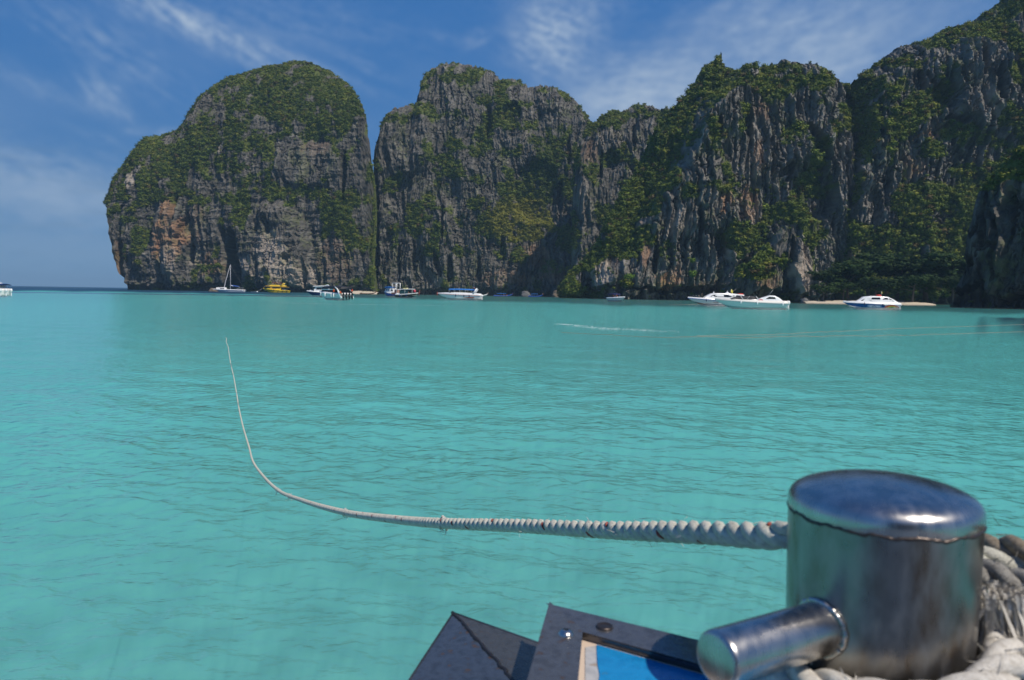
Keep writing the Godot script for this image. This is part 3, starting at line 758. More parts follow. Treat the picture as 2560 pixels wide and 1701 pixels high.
func hull(P: Dictionary, o: Node3D) -> void:
	var low := []
	var upper := []
	var bottom := []
	var edge := [[], []]
	var top := []
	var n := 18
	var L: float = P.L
	for i in n + 1:
		var t := float(i) / n
		var h := hull_half(P, t)
		var ry := rail_y(P, t)
		var dy := deck_y(P, t)
		var rake: float = P.get("rake", 0.10)
		var x := L * (t - 0.5)
		var xc := L * (t * (1.0 - rake * 0.5 * t * t) - 0.5)
		var xk := L * (t * (1.0 - rake * t * t) - 0.5)
		var up := maxf(0.0, (t - 0.55) / 0.45)
		var cy: float = 0.10 + ry * 0.5 * pow(up, 2.4)
		var ch := h * lerpf(0.82, 0.55, up)
		var ky: float = -0.55 + (0.55 + ry * 0.4) * pow(maxf(0.0, (t - 0.7) / 0.3), 2.2)
		ky = minf(ky, cy - 0.02)
		low.append(PackedVector3Array([Vector3(xc, cy, -ch), Vector3(lerpf(xc, x, 0.5), lerpf(cy, ry, 0.5), -lerpf(ch, h, 0.42)), Vector3(x, ry, -h)]))
		low[i].append_array(PackedVector3Array([Vector3(x, ry, h), Vector3(lerpf(xc, x, 0.5), lerpf(cy, ry, 0.5), lerpf(ch, h, 0.42)), Vector3(xc, cy, ch)]))
		bottom.append(PackedVector3Array([Vector3(xc, cy, -ch), Vector3(xk, ky, 0), Vector3(xc, cy, ch)]))
		upper.append(PackedVector3Array([Vector3(x, ry, -h), Vector3(x, lerpf(ry, dy, 0.7), -h * 0.95), Vector3(x, dy, -h * 0.86), Vector3(x, dy + 0.06, -h * 0.5), Vector3(x, dy + 0.08, 0), Vector3(x, dy + 0.06, h * 0.5), Vector3(x, dy, h * 0.86), Vector3(x, lerpf(ry, dy, 0.7), h * 0.95), Vector3(x, ry, h)]))
		edge[0].append(Vector3(x, ry, -h - 0.01)); edge[1].append(Vector3(x, ry, h + 0.01))
	var st := S()
	var port := []
	var star := []
	for r in low:
		port.append(r.slice(0, 3)); star.append(r.slice(3, 6))
	grid(st, port); grid(st, star)
	quad(st, low[0][0], low[0][2], low[0][3], low[0][5])
	done(st, "hull", P.hull, o)
	st = S()
	grid(st, bottom)
	tri(st, bottom[0][0], bottom[0][1], bottom[0][2])
	done(st, "hull_bottom", P.bottom, o)
	st = S()
	grid(st, upper)
	for k in range(1, 8): tri(st, upper[0][0], upper[0][k], upper[0][k + 1])
	done(st, "deck", P.deck, o)
	st = S()
	for e in edge: tube(st, e, P.get("rail_r", 0.07), 6)
	done(st, "rub_rail", P.rail, o)

# stations: x, half width below, y below, half width above, y above
func cabin_z(C: Array, x: float, y: float) -> float:
	for i in C.size() - 1:
		var a = C[i]
		var b = C[i + 1]
		if (x - a[0]) * (x - b[0]) <= 0.0:
			var t: float = (x - a[0]) / (b[0] - a[0])
			var k := clampf((y - lerpf(a[2], b[2], t)) / maxf(0.05, lerpf(a[4], b[4], t) - lerpf(a[2], b[2], t)), 0.0, 1.0)
			return lerpf(lerpf(a[1], b[1], t), lerpf(a[3], b[3], t), k)
	return C[0][1]

func cabin(C: Array, called: String, m: Material, o: Node3D) -> MeshInstance3D:
	var rows := []
	for c in C:
		var y0: float = c[2]
		var y1: float = c[4]
		var r := minf(0.16, (y1 - y0) * 0.4)
		rows.append(PackedVector3Array([Vector3(c[0], y0, -c[1]), Vector3(c[0], y1 - r, -lerpf(c[1], c[3], (y1 - r - y0) / maxf(0.01, y1 - y0))), Vector3(c[0], y1 - r * 0.25, -c[3] + r * 0.3), Vector3(c[0], y1, -c[3] + r),
			Vector3(c[0], y1 + 0.05, 0), Vector3(c[0], y1, c[3] - r), Vector3(c[0], y1 - r * 0.25, c[3] - r * 0.3), Vector3(c[0], y1 - r, lerpf(c[1], c[3], (y1 - r - y0) / maxf(0.01, y1 - y0))), Vector3(c[0], y0, c[1])]))
	var st := S()
	grid(st, rows)
	for e in [rows[0], rows[rows.size() - 1]]:
		for k in range(1, 8): tri(st, e[0], e[k], e[k + 1])
	return done(st, called, m, o)

func pane(C: Array, poly: Array, called: String, m: Material, o: Node, out := 0.02, both := true) -> void:
	var idx := Geometry2D.triangulate_polygon(PackedVector2Array(poly))
	for s in ([-1.0, 1.0] if both else [-1.0]):
		var st := S(false)
		for i in range(0, idx.size(), 3):
			var v := []
			for k in 3:
				var p: Vector2 = poly[idx[i + k]]
				v.append(Vector3(p.x, p.y, s * (cabin_z(C, p.x, p.y) + out)))
			tri(st, v[0], v[1], v[2])
		# a rim so that the pane has an edge
		for i in poly.size():
			var p: Vector2 = poly[i]
			var q: Vector2 = poly[(i + 1) % poly.size()]
			var a := Vector3(p.x, p.y, s * (cabin_z(C, p.x, p.y) + out))
			var b := Vector3(q.x, q.y, s * (cabin_z(C, q.x, q.y) + out))
			quad(st, a, b, b - Vector3(0, 0, s * 0.05), a - Vector3(0, 0, s * 0.05))
		done(st, called, m, o)

func hull_as_stations(P: Dictionary, low := true) -> Array:
	var C := []
	for i in 25:
		var t := i / 24.0
		var x: float = P.L * (t - 0.5)
		if low: C.append([x, hull_side(P, x, 0.0), 0.0, hull_side(P, x, rail_y(P, t)), rail_y(P, t)])
		else: C.append([x, hull_side(P, x, rail_y(P, t)), rail_y(P, t), hull_side(P, x, deck_y(P, t)), deck_y(P, t)])
	return C

func outboard(o: Node3D, at: Vector3, m: Material) -> void:
	var st := S()
	var rows := []
	for q in [[0.0, 0.2, 0.16], [0.12, 0.3, 0.22], [0.4, 0.32, 0.23], [0.6, 0.26, 0.2], [0.7, 0.12, 0.1]]:
		var ring := PackedVector3Array()
		for k in 10:
			var a := TAU * k / 10
			ring.append(at + Vector3(q[1] * cos(a), q[0], q[2] * sin(a)))
		rows.append(ring)
	grid(st, rows, true)
	var e := done(st, "outboard_motor", m, o)
	st = S()
	box(st, at + Vector3(0.02, -0.5, 0), Vector3(0.22, 1.05, 0.13))
	box(st, at + Vector3(0.02, -0.75, 0), Vector3(0.5, 0.05, 0.26))
	done(st, "motor_leg", m, e)

func outboard_skirt(o: Node3D, at: Vector3) -> void:
	var st := S()
	tube(st, [at + Vector3(0, -0.45, 0), at, at + Vector3(0, 0.4, 0)], [0.16, 0.24, 0.26], 8)
	done(st, "motor_midsection", M.dark, o)

func fender(o: Node3D, P: Dictionary, x: float, m: Material, side := -1.0, long := 0.65, thick := 0.13) -> void:
	var t: float = x / P.L + 0.5
	var y := rail_y(P, t)
	var z := side * (hull_half(P, t) + thick)
	var st := S()
	lathe(st, [[0.01, -long], [thick * 0.7, -long + 0.04], [thick, -long + 0.14], [thick, -0.14], [thick * 0.7, -0.03], [0.03, 0.06], [0.02, 0.25]], 8, Vector3(x, y + 0.1, z))
	done(st, "fender", m, o)

func posts(o: Node3D, list: Array, m: Material, r := 0.03) -> void:
	for p in list:
		var st := S()
		tube(st, p, r, 6)
		done(st, "post", m, o)

func awning(o: Node3D, x0: float, x1: float, y0: float, y1: float, half: float, m: Material, thick := 0.08, called := "awning") -> void:
	var rows := []
	for i in 9:
		var t := i / 8.0
		var x := lerpf(x0, x1, t)
		var y := lerpf(y0, y1, t) + 0.10 * sin(PI * t)
		rows.append(PackedVector3Array([Vector3(x, y - thick - 0.12, -half), Vector3(x, y - 0.1, -half), Vector3(x, y, -half * 0.6), Vector3(x, y + 0.03, 0), Vector3(x, y, half * 0.6), Vector3(x, y - 0.1, half), Vector3(x, y - thick - 0.12, half), Vector3(x, y - thick, 0)]))
	var st := S()
	grid(st, rows, true)
	for e in [rows[0], rows[8]]:
		for k in range(1, 7): tri(st, e[0], e[k], e[k + 1])
	done(st, called, m, o)

func rail_line(o: Node3D, pts: Array, m: Material, r := 0.025, called := "hand_rail") -> void:
	var st := S()
	tube(st, pts, r, 6)
	done(st, called, m, o)

func flag(o: Node3D, at: Vector3, m: Material, w := 0.7, h := 0.5, pole := 1.3, lean := 0.2) -> void:
	var st := S()
	tube(st, [at, at + Vector3(-lean, pole, 0)], 0.022, 6)
	var f := done(st, "flag_pole", M.white, o)
	st = S()
	var rows := []
	for i in 5:
		var t := i / 4.0
		var p := at + Vector3(-lean - w * t * 0.5, pole - 0.05 - h * t * 0.5, 0.1 * sin(t * 5.0))
		rows.append(PackedVector3Array([p, p + Vector3(0.05, -h, 0.03)]))
	grid(st, rows)
	done(st, "flag", m, f)

func letters(o: Node, text: String, size: float, at: Vector3, b: Basis, m: Material, called := "lettering", font := "Droid Sans") -> void:
	var tm := TextMesh.new()
	tm.text = text
	var f := SystemFont.new()
	f.font_names = PackedStringArray([font])
	tm.font = f
	tm.font_size = 32
	tm.pixel_size = size / 32.0
	tm.depth = 0.02
	var i := put(called, tm, m, o)
	i.transform = Transform3D(b, at)

func longtail(label: String, at: Vector3, turn: float, L: float, hull_m: Material, roof_m: Material, prow_m: Material, roofed := true) -> Node3D:
	var o := thing("longtail_boat", label, "boat", at, turn, "wooden longtail boats moored along the cliff foot")
	var rows := []
	for i in 15:
		var t := i / 14.0
		var h := 0.8 * sqrt(maxf(0.0, sin(PI * (0.12 + 0.86 * t)))) * (1.0 - 0.5 * pow(t, 4))
		var y := 0.55 + 0.25 * pow(1.0 - t, 3) + 1.3 * pow(t, 5)
		var x := L * (t - 0.5)
		var k := -0.25 + 0.75 * pow(t, 6) * 2.0
		rows.append(PackedVector3Array([Vector3(x, y - 0.06, -h * 0.85), Vector3(x, y, -h), Vector3(x, lerpf(k, y, 0.4), -h * 0.75), Vector3(x * 0.97, k, 0), Vector3(x, lerpf(k, y, 0.4), h * 0.75), Vector3(x, y, h), Vector3(x, y - 0.06, h * 0.85)]))
	var st := S()
	grid(st, rows)
	done(st, "hull", hull_m, o)
	st = S()
	var fl := []
	for r in rows: fl.append(PackedVector3Array([r[0] * Vector3(0.97, 0.8, 1), r[6] * Vector3(0.97, 0.8, 1)]))
	grid(st, fl)
	done(st, "floor_boards", M.wood, o)
	st = S()
	tube(st, [Vector3(L * 0.47, 1.3, 0), Vector3(L * 0.5, 1.95, 0), Vector3(L * 0.515, 2.7, 0)], [0.14, 0.11, 0.06], 7)
	var pr := done(st, "prow", prow_m, o)
	st = S()
	tube(st, [Vector3(L * 0.495, 1.8, 0), Vector3(L * 0.503, 2.05, 0), Vector3(L * 0.5, 1.6, 0.12)], [0.17, 0.19, 0.05], 7)
	done(st, "prow_ribbon", M.red, pr)
	if roofed:
		awning(o, -L * 0.34, L * 0.16, 2.0, 2.1, 0.85, roof_m, 0.06)
		var list := []
		for x in [-L * 0.32, -L * 0.1, L * 0.14]:
			for s in [-0.75, 0.75]: list.append([Vector3(x, 0.5, s), Vector3(x, 1.95, s)])
		posts(o, list, M.wood, 0.03)
	st = S()
	tube(st, [Vector3(-L * 0.42, 0.95, 0), Vector3(-L * 0.62, 0.1, 0.1)], 0.04, 6)
	box(st, Vector3(-L * 0.4, 1.0, 0), Vector3(0.6, 0.4, 0.4))
	done(st, "long_tail_motor", M.dark, o)
	return o

func fleet() -> void:
	# --- white cruiser with a blue stripe, at the right
	var P := {"L": 15.6, "B": 3.7, "rs": 0.85, "rb": 1.55, "ds": 1.25, "db": 1.85, "rake": 0.16, "rail_r": 0.10, "hull": M.gel, "bottom": M.antifoul, "deck": M.gel, "rail": M.blue_trim}
	var o := thing("speedboat", "white cabin cruiser with blue stripe and dark letters, partly behind the grey one", "boat", Vector3(55.0, 0, -213.0), PI + 0.13, "white excursion speedboats")
	hull(P, o)
	var C := [[-7.6, 1.35, 1.2, 1.25, 2.72], [-4.6, 1.45, 1.25, 1.3, 2.95], [0.0, 1.45, 1.3, 1.25, 3.0], [1.2, 1.4, 1.4, 1.15, 2.92], [2.3, 1.3, 1.45, 1.0, 2.4], [3.4, 1.15, 1.5, 0.9, 1.72]]
	cabin(C, "cabin", M.gel, o)
	pane(C, [Vector2(2.0, 2.1), Vector2(1.2, 2.55), Vector2(0.4, 2.66), Vector2(-3.0, 2.62), Vector2(-4.3, 2.1), Vector2(-3.4, 1.95), Vector2(0.0, 2.0)], "window", M.glass, o)
	pane(C, [Vector2(-5.0, 1.7), Vector2(-5.35, 2.55), Vector2(-7.3, 2.45), Vector2(-7.3, 1.65)], "side_dark_pane", M.dark, o)  # dark pane on the closed cabin, stands in for shade inside
	pane(C, [Vector2(-0.03, 2.0), Vector2(-0.03, 2.68), Vector2(0.05, 2.68), Vector2(0.05, 2.0)], "window_pillar", M.gel, o, 0.035)
	for k in 3:
		pane(C, [Vector2(-4.3, 2.1 + 0.16 * k), Vector2(-4.3, 2.16 + 0.16 * k), Vector2(-4.85, 2.14 + 0.16 * k), Vector2(-4.85, 2.08 + 0.16 * k)], "air_slot", M.dark, o)
	var st := S()
	ball(st, Vector3(0.8, 3.2, -0.6), Vector3(0.2, 0.2, 0.2), 8); tube(st, [Vector3(0.8, 2.9, -0.6), Vector3(0.8, 3.1, -0.6)], 0.06, 6)
	done(st, "radar_dome", M.gel, o)
	st = S()
	lathe(st, [[0.75, 0.0], [0.6, 0.2], [0.2, 0.45], [0.07, 0.5], [0.06, 0.8], [0.0, 0.82]], 10, Vector3(-3.3, 2.9, 0))
	done(st, "roof_mast", M.gel, o)
	flag(o, Vector3(-4.1, 2.95, -0.2), M.yellow, 0.9, 0.8, 1.3, 0.25)
	rail_line(o, [Vector3(-4.3, 3.0, 0.3), Vector3(-6.0, 4.35, 0.3)], M.grey, 0.025, "antenna")
	st = S()
	box(st, Vector3(-6.9, 2.9, -0.3), Vector3(1.1, 0.3, 1.2))
	done(st, "life_raft", M.red_bright, o)
	for x in [3.2, -0.3]: fender(o, P, x, M.navy)
	rail_line(o, [Vector3(4.6, 1.75, -1.05), Vector3(4.8, 2.15, -0.95), Vector3(6.6, 2.3, -0.5), Vector3(6.9, 1.85, -0.4)], M.steel_rail)
	st = S()
	box(st, Vector3(5.6, 2.05, 0.0), Vector3(0.7, 0.4, 0.6))
	done(st, "anchor_winch", M.dark, o)
	for t in [["INDET", 0.9], ["MAR", -2.2]]:
		var z := hull_side(P, t[1] - 0.4, 0.55) + 0.05
		letters(o, t[0], 0.62, Vector3(t[1] - 0.5, 0.5, -z), Basis(Vector3.UP, PI) * Basis(Vector3.RIGHT, 0.28), M.navy_paint)
	for z in [-0.6, 0.6]: outboard(o, Vector3(-8.1, 0.7, z), M.gel)
	# --- grey-white open boat with an arch, in front of it
	P = {"L": 14.2, "B": 3.6, "rs": 0.85, "rb": 1.45, "ds": 1.35, "db": 1.75, "rake": 0.14, "rail_r": 0.06, "hull": M.gel_grey, "bottom": M.gel_grey, "deck": M.gel_warm, "rail": M.grey}
	o = thing("speedboat", "grey white open speedboat with curved stern arch, red oval and three white fenders", "boat", Vector3(48.3, 0, -159.5), PI - 0.10, "white excursion speedboats")
	hull(P, o)
	C = [[-6.2, 1.1, 1.25, 1.0, 1.45], [-5.4, 1.2, 1.25, 1.05, 2.05], [-4.6, 1.3, 1.25, 1.1, 2.42], [-3.6, 1.35, 1.25, 1.15, 2.45], [-2.6, 1.4, 1.3, 1.25, 2.1], [-1.2, 1.45, 1.35, 1.35, 1.75], [0.6, 1.5, 1.4, 1.45, 1.5]]
	cabin(C, "stern_arch", M.gel, o)
	pane(C, [Vector2(-2.75, 1.75), Vector2(-3.4, 2.2), Vector2(-4.5, 2.15), Vector2(-4.8, 1.75)], "arch_dark_pane", M.dark, o)  # near black pane on the solid arch, drawn as its shaded hollow
	var oval := []
	for k in 16: oval.append(Vector2(-1.75 + 0.5 * cos(TAU * k / 16), 1.52 + 0.17 * sin(TAU * k / 16)))
	pane(C, oval, "red_oval", M.faded_red, o)
	C = [[-2.2, 1.3, 1.5, 1.25, 1.85], [0.0, 1.35, 1.5, 1.2, 2.3], [2.6, 1.3, 1.55, 1.1, 2.2], [4.0, 1.2, 1.6, 1.0, 1.75]]
	cabin(C, "dark_canopy", M.black_cloth, o)
	for x in [[2.1, 1.75], [0.3, 1.0], [-0.9, -1.35]]:
		rail_line(o, [Vector3(x[0] + 0.12, 2.28, -1.32), Vector3(x[1], 1.62, -1.5)], M.gel, 0.05 if x[0] != 0.3 else 0.02, "canopy_strut")
	for x in [2.2, -1.0, -6.0]: fender(o, P, x, M.gel, -1.0, 0.6, 0.14)
	rail_line(o, [Vector3(-3.4, 2.4, -0.4), Vector3(-4.3, 3.6, -0.4)], M.grey, 0.03, "antenna")
	for z in [-0.65, 0.65]: outboard(o, Vector3(-7.4, 0.75, z), M.gel)
	# --- blue hulled cruiser by the right beach
	P = {"L": 12.8, "B": 3.4, "rs": 0.82, "rb": 1.22, "ds": 1.35, "db": 1.5, "rake": 0.16, "rail_r": 0.05, "hull": M.hull_blue, "bottom": M.white, "deck": M.gel, "rail": M.gel}
	o = thing("speedboat", "blue and white cruiser with orange arc on its hull, in front of the sand beach", "boat", Vector3(85.2, 0, -187.0), PI - 0.05, "white excursion speedboats")
	hull(P, o)
	C = [[-6.1, 1.2, 1.2, 1.15, 1.35], [-4.9, 1.3, 1.3, 1.1, 2.1], [-3.6, 1.35, 1.35, 1.05, 2.68], [0.0, 1.35, 1.4, 1.05, 2.8], [1.7, 1.3, 1.4, 1.0, 2.6], [2.6, 1.2, 1.45, 0.85, 1.95], [3.4, 1.1, 1.45, 0.8, 1.55]]
	cabin(C, "cabin", M.gel, o)
	pane(C, [Vector2(2.7, 1.65), Vector2(1.9, 2.1), Vector2(0.4, 2.12), Vector2(-0.4, 1.95), Vector2(-4.8, 1.72), Vector2(-5.1, 1.55), Vector2(0.0, 1.58)], "window_band", M.glass, o)
	pane(C, [Vector2(0.35, 2.0), Vector2(0.1, 2.45), Vector2(-1.8, 2.5), Vector2(-1.8, 2.0)], "window", M.glass, o)
	pane(C, [Vector2(-2.3, 2.0), Vector2(-2.9, 2.42), Vector2(-3.45, 2.42), Vector2(-3.75, 2.0)], "window", M.glass, o)
	pane(C, [Vector2(-3.95, 1.95), Vector2(-3.75, 2.35), Vector2(-4.85, 1.85)], "window", M.glass, o)
	st = S()
	ball(st, Vector3(-1.8, 2.95, -0.2), Vector3(0.7, 0.2, 0.5), 8)
	done(st, "life_raft", M.red_bright, o)
	flag(o, Vector3(-2.5, 2.8, 0), M.yellow, 0.4, 0.45, 1.2, 0.0)
	C = hull_as_stations(P)
	pane(C, [Vector2(-3.9, 0.12), Vector2(-3.2, 0.30), Vector2(-2.6, 0.72), Vector2(-4.2, 0.80), Vector2(-6.3, 0.80), Vector2(-6.3, 0.12)], "stern_panel", M.gel, o, 0.03)
	for a in [[M.red_bright, 1.0, 0.75], [M.orange, 0.76, 0.5], [M.yellow, 0.52, 0.3], [M.leaf_green, 0.32, 0.05]]:
		var pts := []
		for k in 9: pts.append(Vector2(-4.4 + 1.7 * a[1] * cos(PI * k / 8.0), 0.13 + 0.62 * a[1] * sin(PI * k / 8.0)))
		for k in range(8, -1, -1): pts.append(Vector2(-4.5 + 1.7 * a[2] * cos(PI * k / 8.0) - 0.1, 0.12 + 0.62 * a[2] * sin(PI * k / 8.0)))
		pane(C, pts, "hull_arc", a[0], o, 0.045)
	pane(C, [Vector2(1.2, 0.2), Vector2(1.2, 0.66), Vector2(-2.0, 0.62), Vector2(-2.0, 0.16)], "name_board", M.pale_blue, o, 0.03)
	letters(o, "Agramana", 0.5, Vector3(-0.4, 0.41, -hull_side(P, -0.4, 0.4) - 0.06), Basis(Vector3.UP, PI) * Basis(Vector3.RIGHT, 0.3), M.white, "lettering", "Droid Serif")
	pane(C, [Vector2(5.2, 0.35), Vector2(5.2, 0.42), Vector2(-3.5, 0.14), Vector2(-3.5, 0.06), Vector2(0, 0.06), Vector2(4.0, 0.16)], "white_stripe", M.gel, o, 0.035)
	for x in [2.0, -2.2]: fender(o, P, x, M.navy, -1.0, 0.55, 0.16)
	st = S()
	box(st, Vector3(5.2, 1.72, 0), Vector3(0.8, 0.28, 0.7)); tube(st, [Vector3(5.4, 1.8, 0), Vector3(5.5, 2.3, 0)], 0.05, 6)
	done(st, "anchor_winch", M.dark, o)
	for z in [-0.6, 0.6]: outboard(o, Vector3(-6.7, 0.55, z), M.gel)
	# --- white boat with blue canopy, centre
	P = {"L": 15.2, "B": 3.8, "rs": 1.15, "rb": 1.62, "ds": 1.75, "db": 1.8, "hump": 0.35, "rake": 0.17, "rail_r": 0.075, "hull": M.gel, "bottom": M.gel, "deck": M.gel, "rail": M.rust_red}
	o = thing("speedboat", "white speedboat with blue canvas canopy and red stripe, mid bay", "boat", Vector3(-18.4, 0, -271.0), PI - 0.10, "white excursion speedboats")
	hull(P, o)
	awning(o, 3.5, -5.4, 3.35, 3.25, 1.5, M.blue_cloth, 0.32, "canopy")
	var list := []
	for x in [3.3, 1.6, -0.4, -2.4, -4.4]:
		for s in [-1.42, 1.42]: list.append([Vector3(x, 1.7, s), Vector3(x, 3.1, s)])
	posts(o, list, M.gel, 0.045)
	C = [[-5.0, 1.55, 1.75, 1.45, 3.2], [-5.6, 1.5, 1.7, 1.4, 3.42], [-6.2, 1.45, 1.7, 1.35, 2.9]]
	for s in [-1.0, 1.0]:
		st = S()
		tube(st, [Vector3(-5.0, 1.75, 1.5 * s), Vector3(-5.6, 2.5, 1.5 * s), Vector3(-6.1, 3.35, 1.4 * s)], [0.34, 0.28, 0.3], 8)
		done(st, "stern_arch", M.gel, o)
	st = S()
	tube(st, [Vector3(-6.05, 3.4, -1.45), Vector3(-6.05, 3.5, 0), Vector3(-6.05, 3.4, 1.45)], 0.22, 8)
	done(st, "arch_top", M.gel, o)
	for k in 4:
		for s in [-0.8, 0.8]:
			st = S()
			box(st, Vector3(2.4 - k * 1.7, 2.1, s), Vector3(0.5, 0.55, 0.9))
			done(st, "seat", M.dark_brown, o)
	C = [[-4.8, 1.45, 1.85, 1.42, 2.35], [3.4, 1.45, 1.85, 1.42, 2.35]]
	pane(C, [Vector2(3.2, 1.95), Vector2(3.2, 2.3), Vector2(-4.6, 2.15), Vector2(-4.6, 1.85)], "shade_net", M.dark_brown, o)
	for x in [1.0, -1.9, -3.7]: fender(o, P, x, M.navy, -1.0, 0.8, 0.15)
	C = hull_as_stations(P)
	pane(C, [Vector2(-1.6, 0.42), Vector2(-4.0, 0.62), Vector2(-5.6, 0.6), Vector2(-5.0, 0.22), Vector2(-3.0, 0.25)], "hull_flash", M.rust_red, o, 0.03)
	rail_line(o, [Vector3(3.5, 3.3, 0), Vector3(3.6, 4.8, 0)], M.grey, 0.03, "antenna")
	rail_line(o, [Vector3(-5.0, 3.3, -0.3), Vector3(-5.05, 6.3, -0.3)], M.grey, 0.03, "antenna")
	st = S()
	lathe(st, [[0.02, -0.9], [0.12, -0.5], [0.14, 0.2], [0.05, 0.5]], 8, Vector3(7.75, 1.7, 0))
	done(st, "bow_ribbons", M.rust_red, o)
	for z in [-0.8, 0.0, 0.8]: outboard(o, Vector3(-7.9, 0.8, z), M.gel)
	person("person in a pale pink shirt standing at the stern of the blue canopy boat", to_world(o, Vector3(-5.2, 3.2, -0.5)), PI / 2, "stand", Color(0.75, 0.5, 0.55), Color(0.2, 0.2, 0.25), false, 0.55)
	# --- boat with black canopy and four black motors, stern turned to us
	P = {"L": 12.5, "B": 4.0, "rs": 1.15, "rb": 1.75, "ds": 1.45, "db": 2.05, "rake": 0.12, "rail_r": 0.08, "hull": M.gel_grey, "bottom": M.gel_grey, "deck": M.gel, "rail": M.gel}
	var yaw := PI - deg_to_rad(44.0)
	o = thing("speedboat", "white speedboat with black canopy and black outboard motors turned stern on", "boat", Vector3(-46.8, 0, -204.5), yaw, "white excursion speedboats")
	hull(P, o)
	C = [[-6.2, 1.7, 2.45, 1.6, 3.05], [-2.0, 1.75, 2.55, 1.6, 3.25], [2.2, 1.65, 2.65, 1.45, 3.2], [3.4, 1.5, 2.5, 1.3, 2.75]]
	cabin(C, "canopy_roof", M.black_cloth, o)
	C = [[-5.0, 1.62, 1.5, 1.6, 2.7], [3.0, 1.6, 1.7, 1.55, 2.7]]
	pane(C, [Vector2(2.9, 1.8), Vector2(2.9, 2.25), Vector2(-3.6, 2.2), Vector2(-3.6, 1.55)], "side_screen", M.black_cloth, o)
	pane(C, [Vector2(2.9, 2.27), Vector2(2.9, 2.45), Vector2(-2.6, 2.42), Vector2(-2.6, 2.24)], "white_band", M.gel, o)
	list = []
	for x in [2.9, 0.0, -2.8, -5.2]:
		for s in [-1.55, 1.55]: list.append([Vector3(x, 1.5, s), Vector3(x, 2.8, s)])
	posts(o, list, M.dark, 0.05)
	for s in [-1.0, 1.0]:
		st = S()
		tube(st, [Vector3(-3.4, 3.0, 1.65 * s), Vector3(-4.6, 2.5, 1.75 * s), Vector3(-5.6, 1.5, 1.85 * s), Vector3(-6.4, 0.1, 1.75 * s)], [0.12, 0.18, 0.28, 0.32], 8)
		done(st, "stern_wing", M.gel, o)
	for x in [3.2, 0.4, -2.4, -3.4]: fender(o, P, x, M.gel, -1.0, 1.0, 0.17)
	for z in [-1.32, -0.44, 0.44, 1.32]:
		outboard(o, Vector3(-6.75, 0.85, z), M.dark)
		outboard_skirt(o, Vector3(-6.75, 0.5, z))
	st = S()
	box(st, Vector3(-6.0, 1.3, 0), Vector3(0.35, 0.9, 3.3)); box(st, Vector3(-4.9, 1.9, 0), Vector3(1.2, 0.9, 3.1))  # bench, plus a dark block added as the shaded interior under the canopy
	done(st, "stern_bench_dark_fill", M.dark, o)
	st = S()
	box(st, Vector3(-3.6, 2.15, 0), Vector3(0.06, 1.3, 3.15))  # added black sheet that darkens the interior under the canopy
	done(st, "stern_dark_sheet", M.black_cloth, o)
	st = S()
	box(st, Vector3(1.8, 3.35, -0.8), Vector3(0.5, 0.25, 0.3), 0.3, 0.4); box(st, Vector3(0.9, 3.38, -0.9), Vector3(0.6, 0.25, 0.35), 0.3, 0.5)
	done(st, "roof_lamps", M.gel, o)
	var top := C
	person("person in an orange life vest on the near side of the black canopy boat", to_world(o, Vector3(-3.3, 1.35, -1.95)), yaw - PI / 2, "sit", Color(0.78, 0.24, 0.05), Color(0.1, 0.1, 0.15), true)
	person("person in a yellow shirt sitting at the stern corner of the black canopy boat", to_world(o, Vector3(-5.2, 1.25, -1.5)), yaw + PI * 0.8, "sit", Color(0.85, 0.6, 0.12), Color(0.7, 0.7, 0.65))
	person("person in an orange vest above the motors of the black canopy boat", to_world(o, Vector3(-6.0, 0.85, -1.75)), yaw + PI, "sit", Color(0.8, 0.3, 0.06), Color(0.75, 0.7, 0.6), true)
	person("person in a red orange vest at the far stern corner of the black canopy boat", to_world(o, Vector3(-5.9, 1.05, 1.75)), yaw + PI, "stand", Color(0.82, 0.2, 0.04), Color(0.1, 0.1, 0.12), true)
	# --- dark blue boat behind it
	P = {"L": 11.0, "B": 3.2, "rs": 1.1, "rb": 1.7, "ds": 1.35, "db": 1.95, "rake": 0.14, "rail_r": 0.05, "hull": M.navy, "bottom": M.navy, "deck": M.gel, "rail": M.gel}
	o = thing("speedboat", "dark blue hulled boat with white roof, bow showing left of the black canopy boat", "boat", Vector3(-81.0, 0, -330.0), PI + 0.05)
	hull(P, o)
	awning(o, 2.6, -4.0, 3.9, 4.1, 1.5, M.gel, 0.25, "roof")
	C = [[-4.0, 1.2, 1.3, 1.15, 3.7], [1.4, 1.1, 1.6, 1.0, 3.7], [2.3, 1.0, 1.7, 0.9, 2.8]]
	cabin(C, "cabin", M.gel, o)
	pane(C, [Vector2(1.4, 2.4), Vector2(1.2, 3.3), Vector2(-3.6, 3.3), Vector2(-3.6, 2.4)], "window", M.glass, o)
	st = S()
	box(st, Vector3(3.6, 2.0, 0), Vector3(1.4, 0.35, 1.0))
	done(st, "deck_box", M.gel, o)
	# --- dark hulled boat facing right
	P = {"L": 9.4, "B": 2.8, "rs": 0.8, "rb": 1.55, "ds": 1.05, "db": 1.75, "rake": 0.2, "rail_r": 0.05, "hull": M.hull_dark, "bottom": M.antifoul, "deck": M.gel_grey, "rail": M.pale_green}
	o = thing("speedboat", "black hulled boat with white roof and red buoy at its raised bow", "boat", Vector3(-41.8, 0, -311.0), -0.28)
	hull(P, o)
	awning(o, 3.0, -3.6, 3.25, 3.05, 1.25, M.gel, 0.12, "roof")
	C = [[-3.2, 1.15, 1.1, 1.1, 2.95], [1.8, 1.1, 1.4, 1.0, 2.95], [2.5, 0.95, 1.5, 0.8, 2.0]]
	pane(C, [Vector2(-2.8, 1.2), Vector2(-2.8, 2.6), Vector2(0.9, 2.7), Vector2(0.9, 1.4)], "side_screen", M.glass_green, o)
	list = []
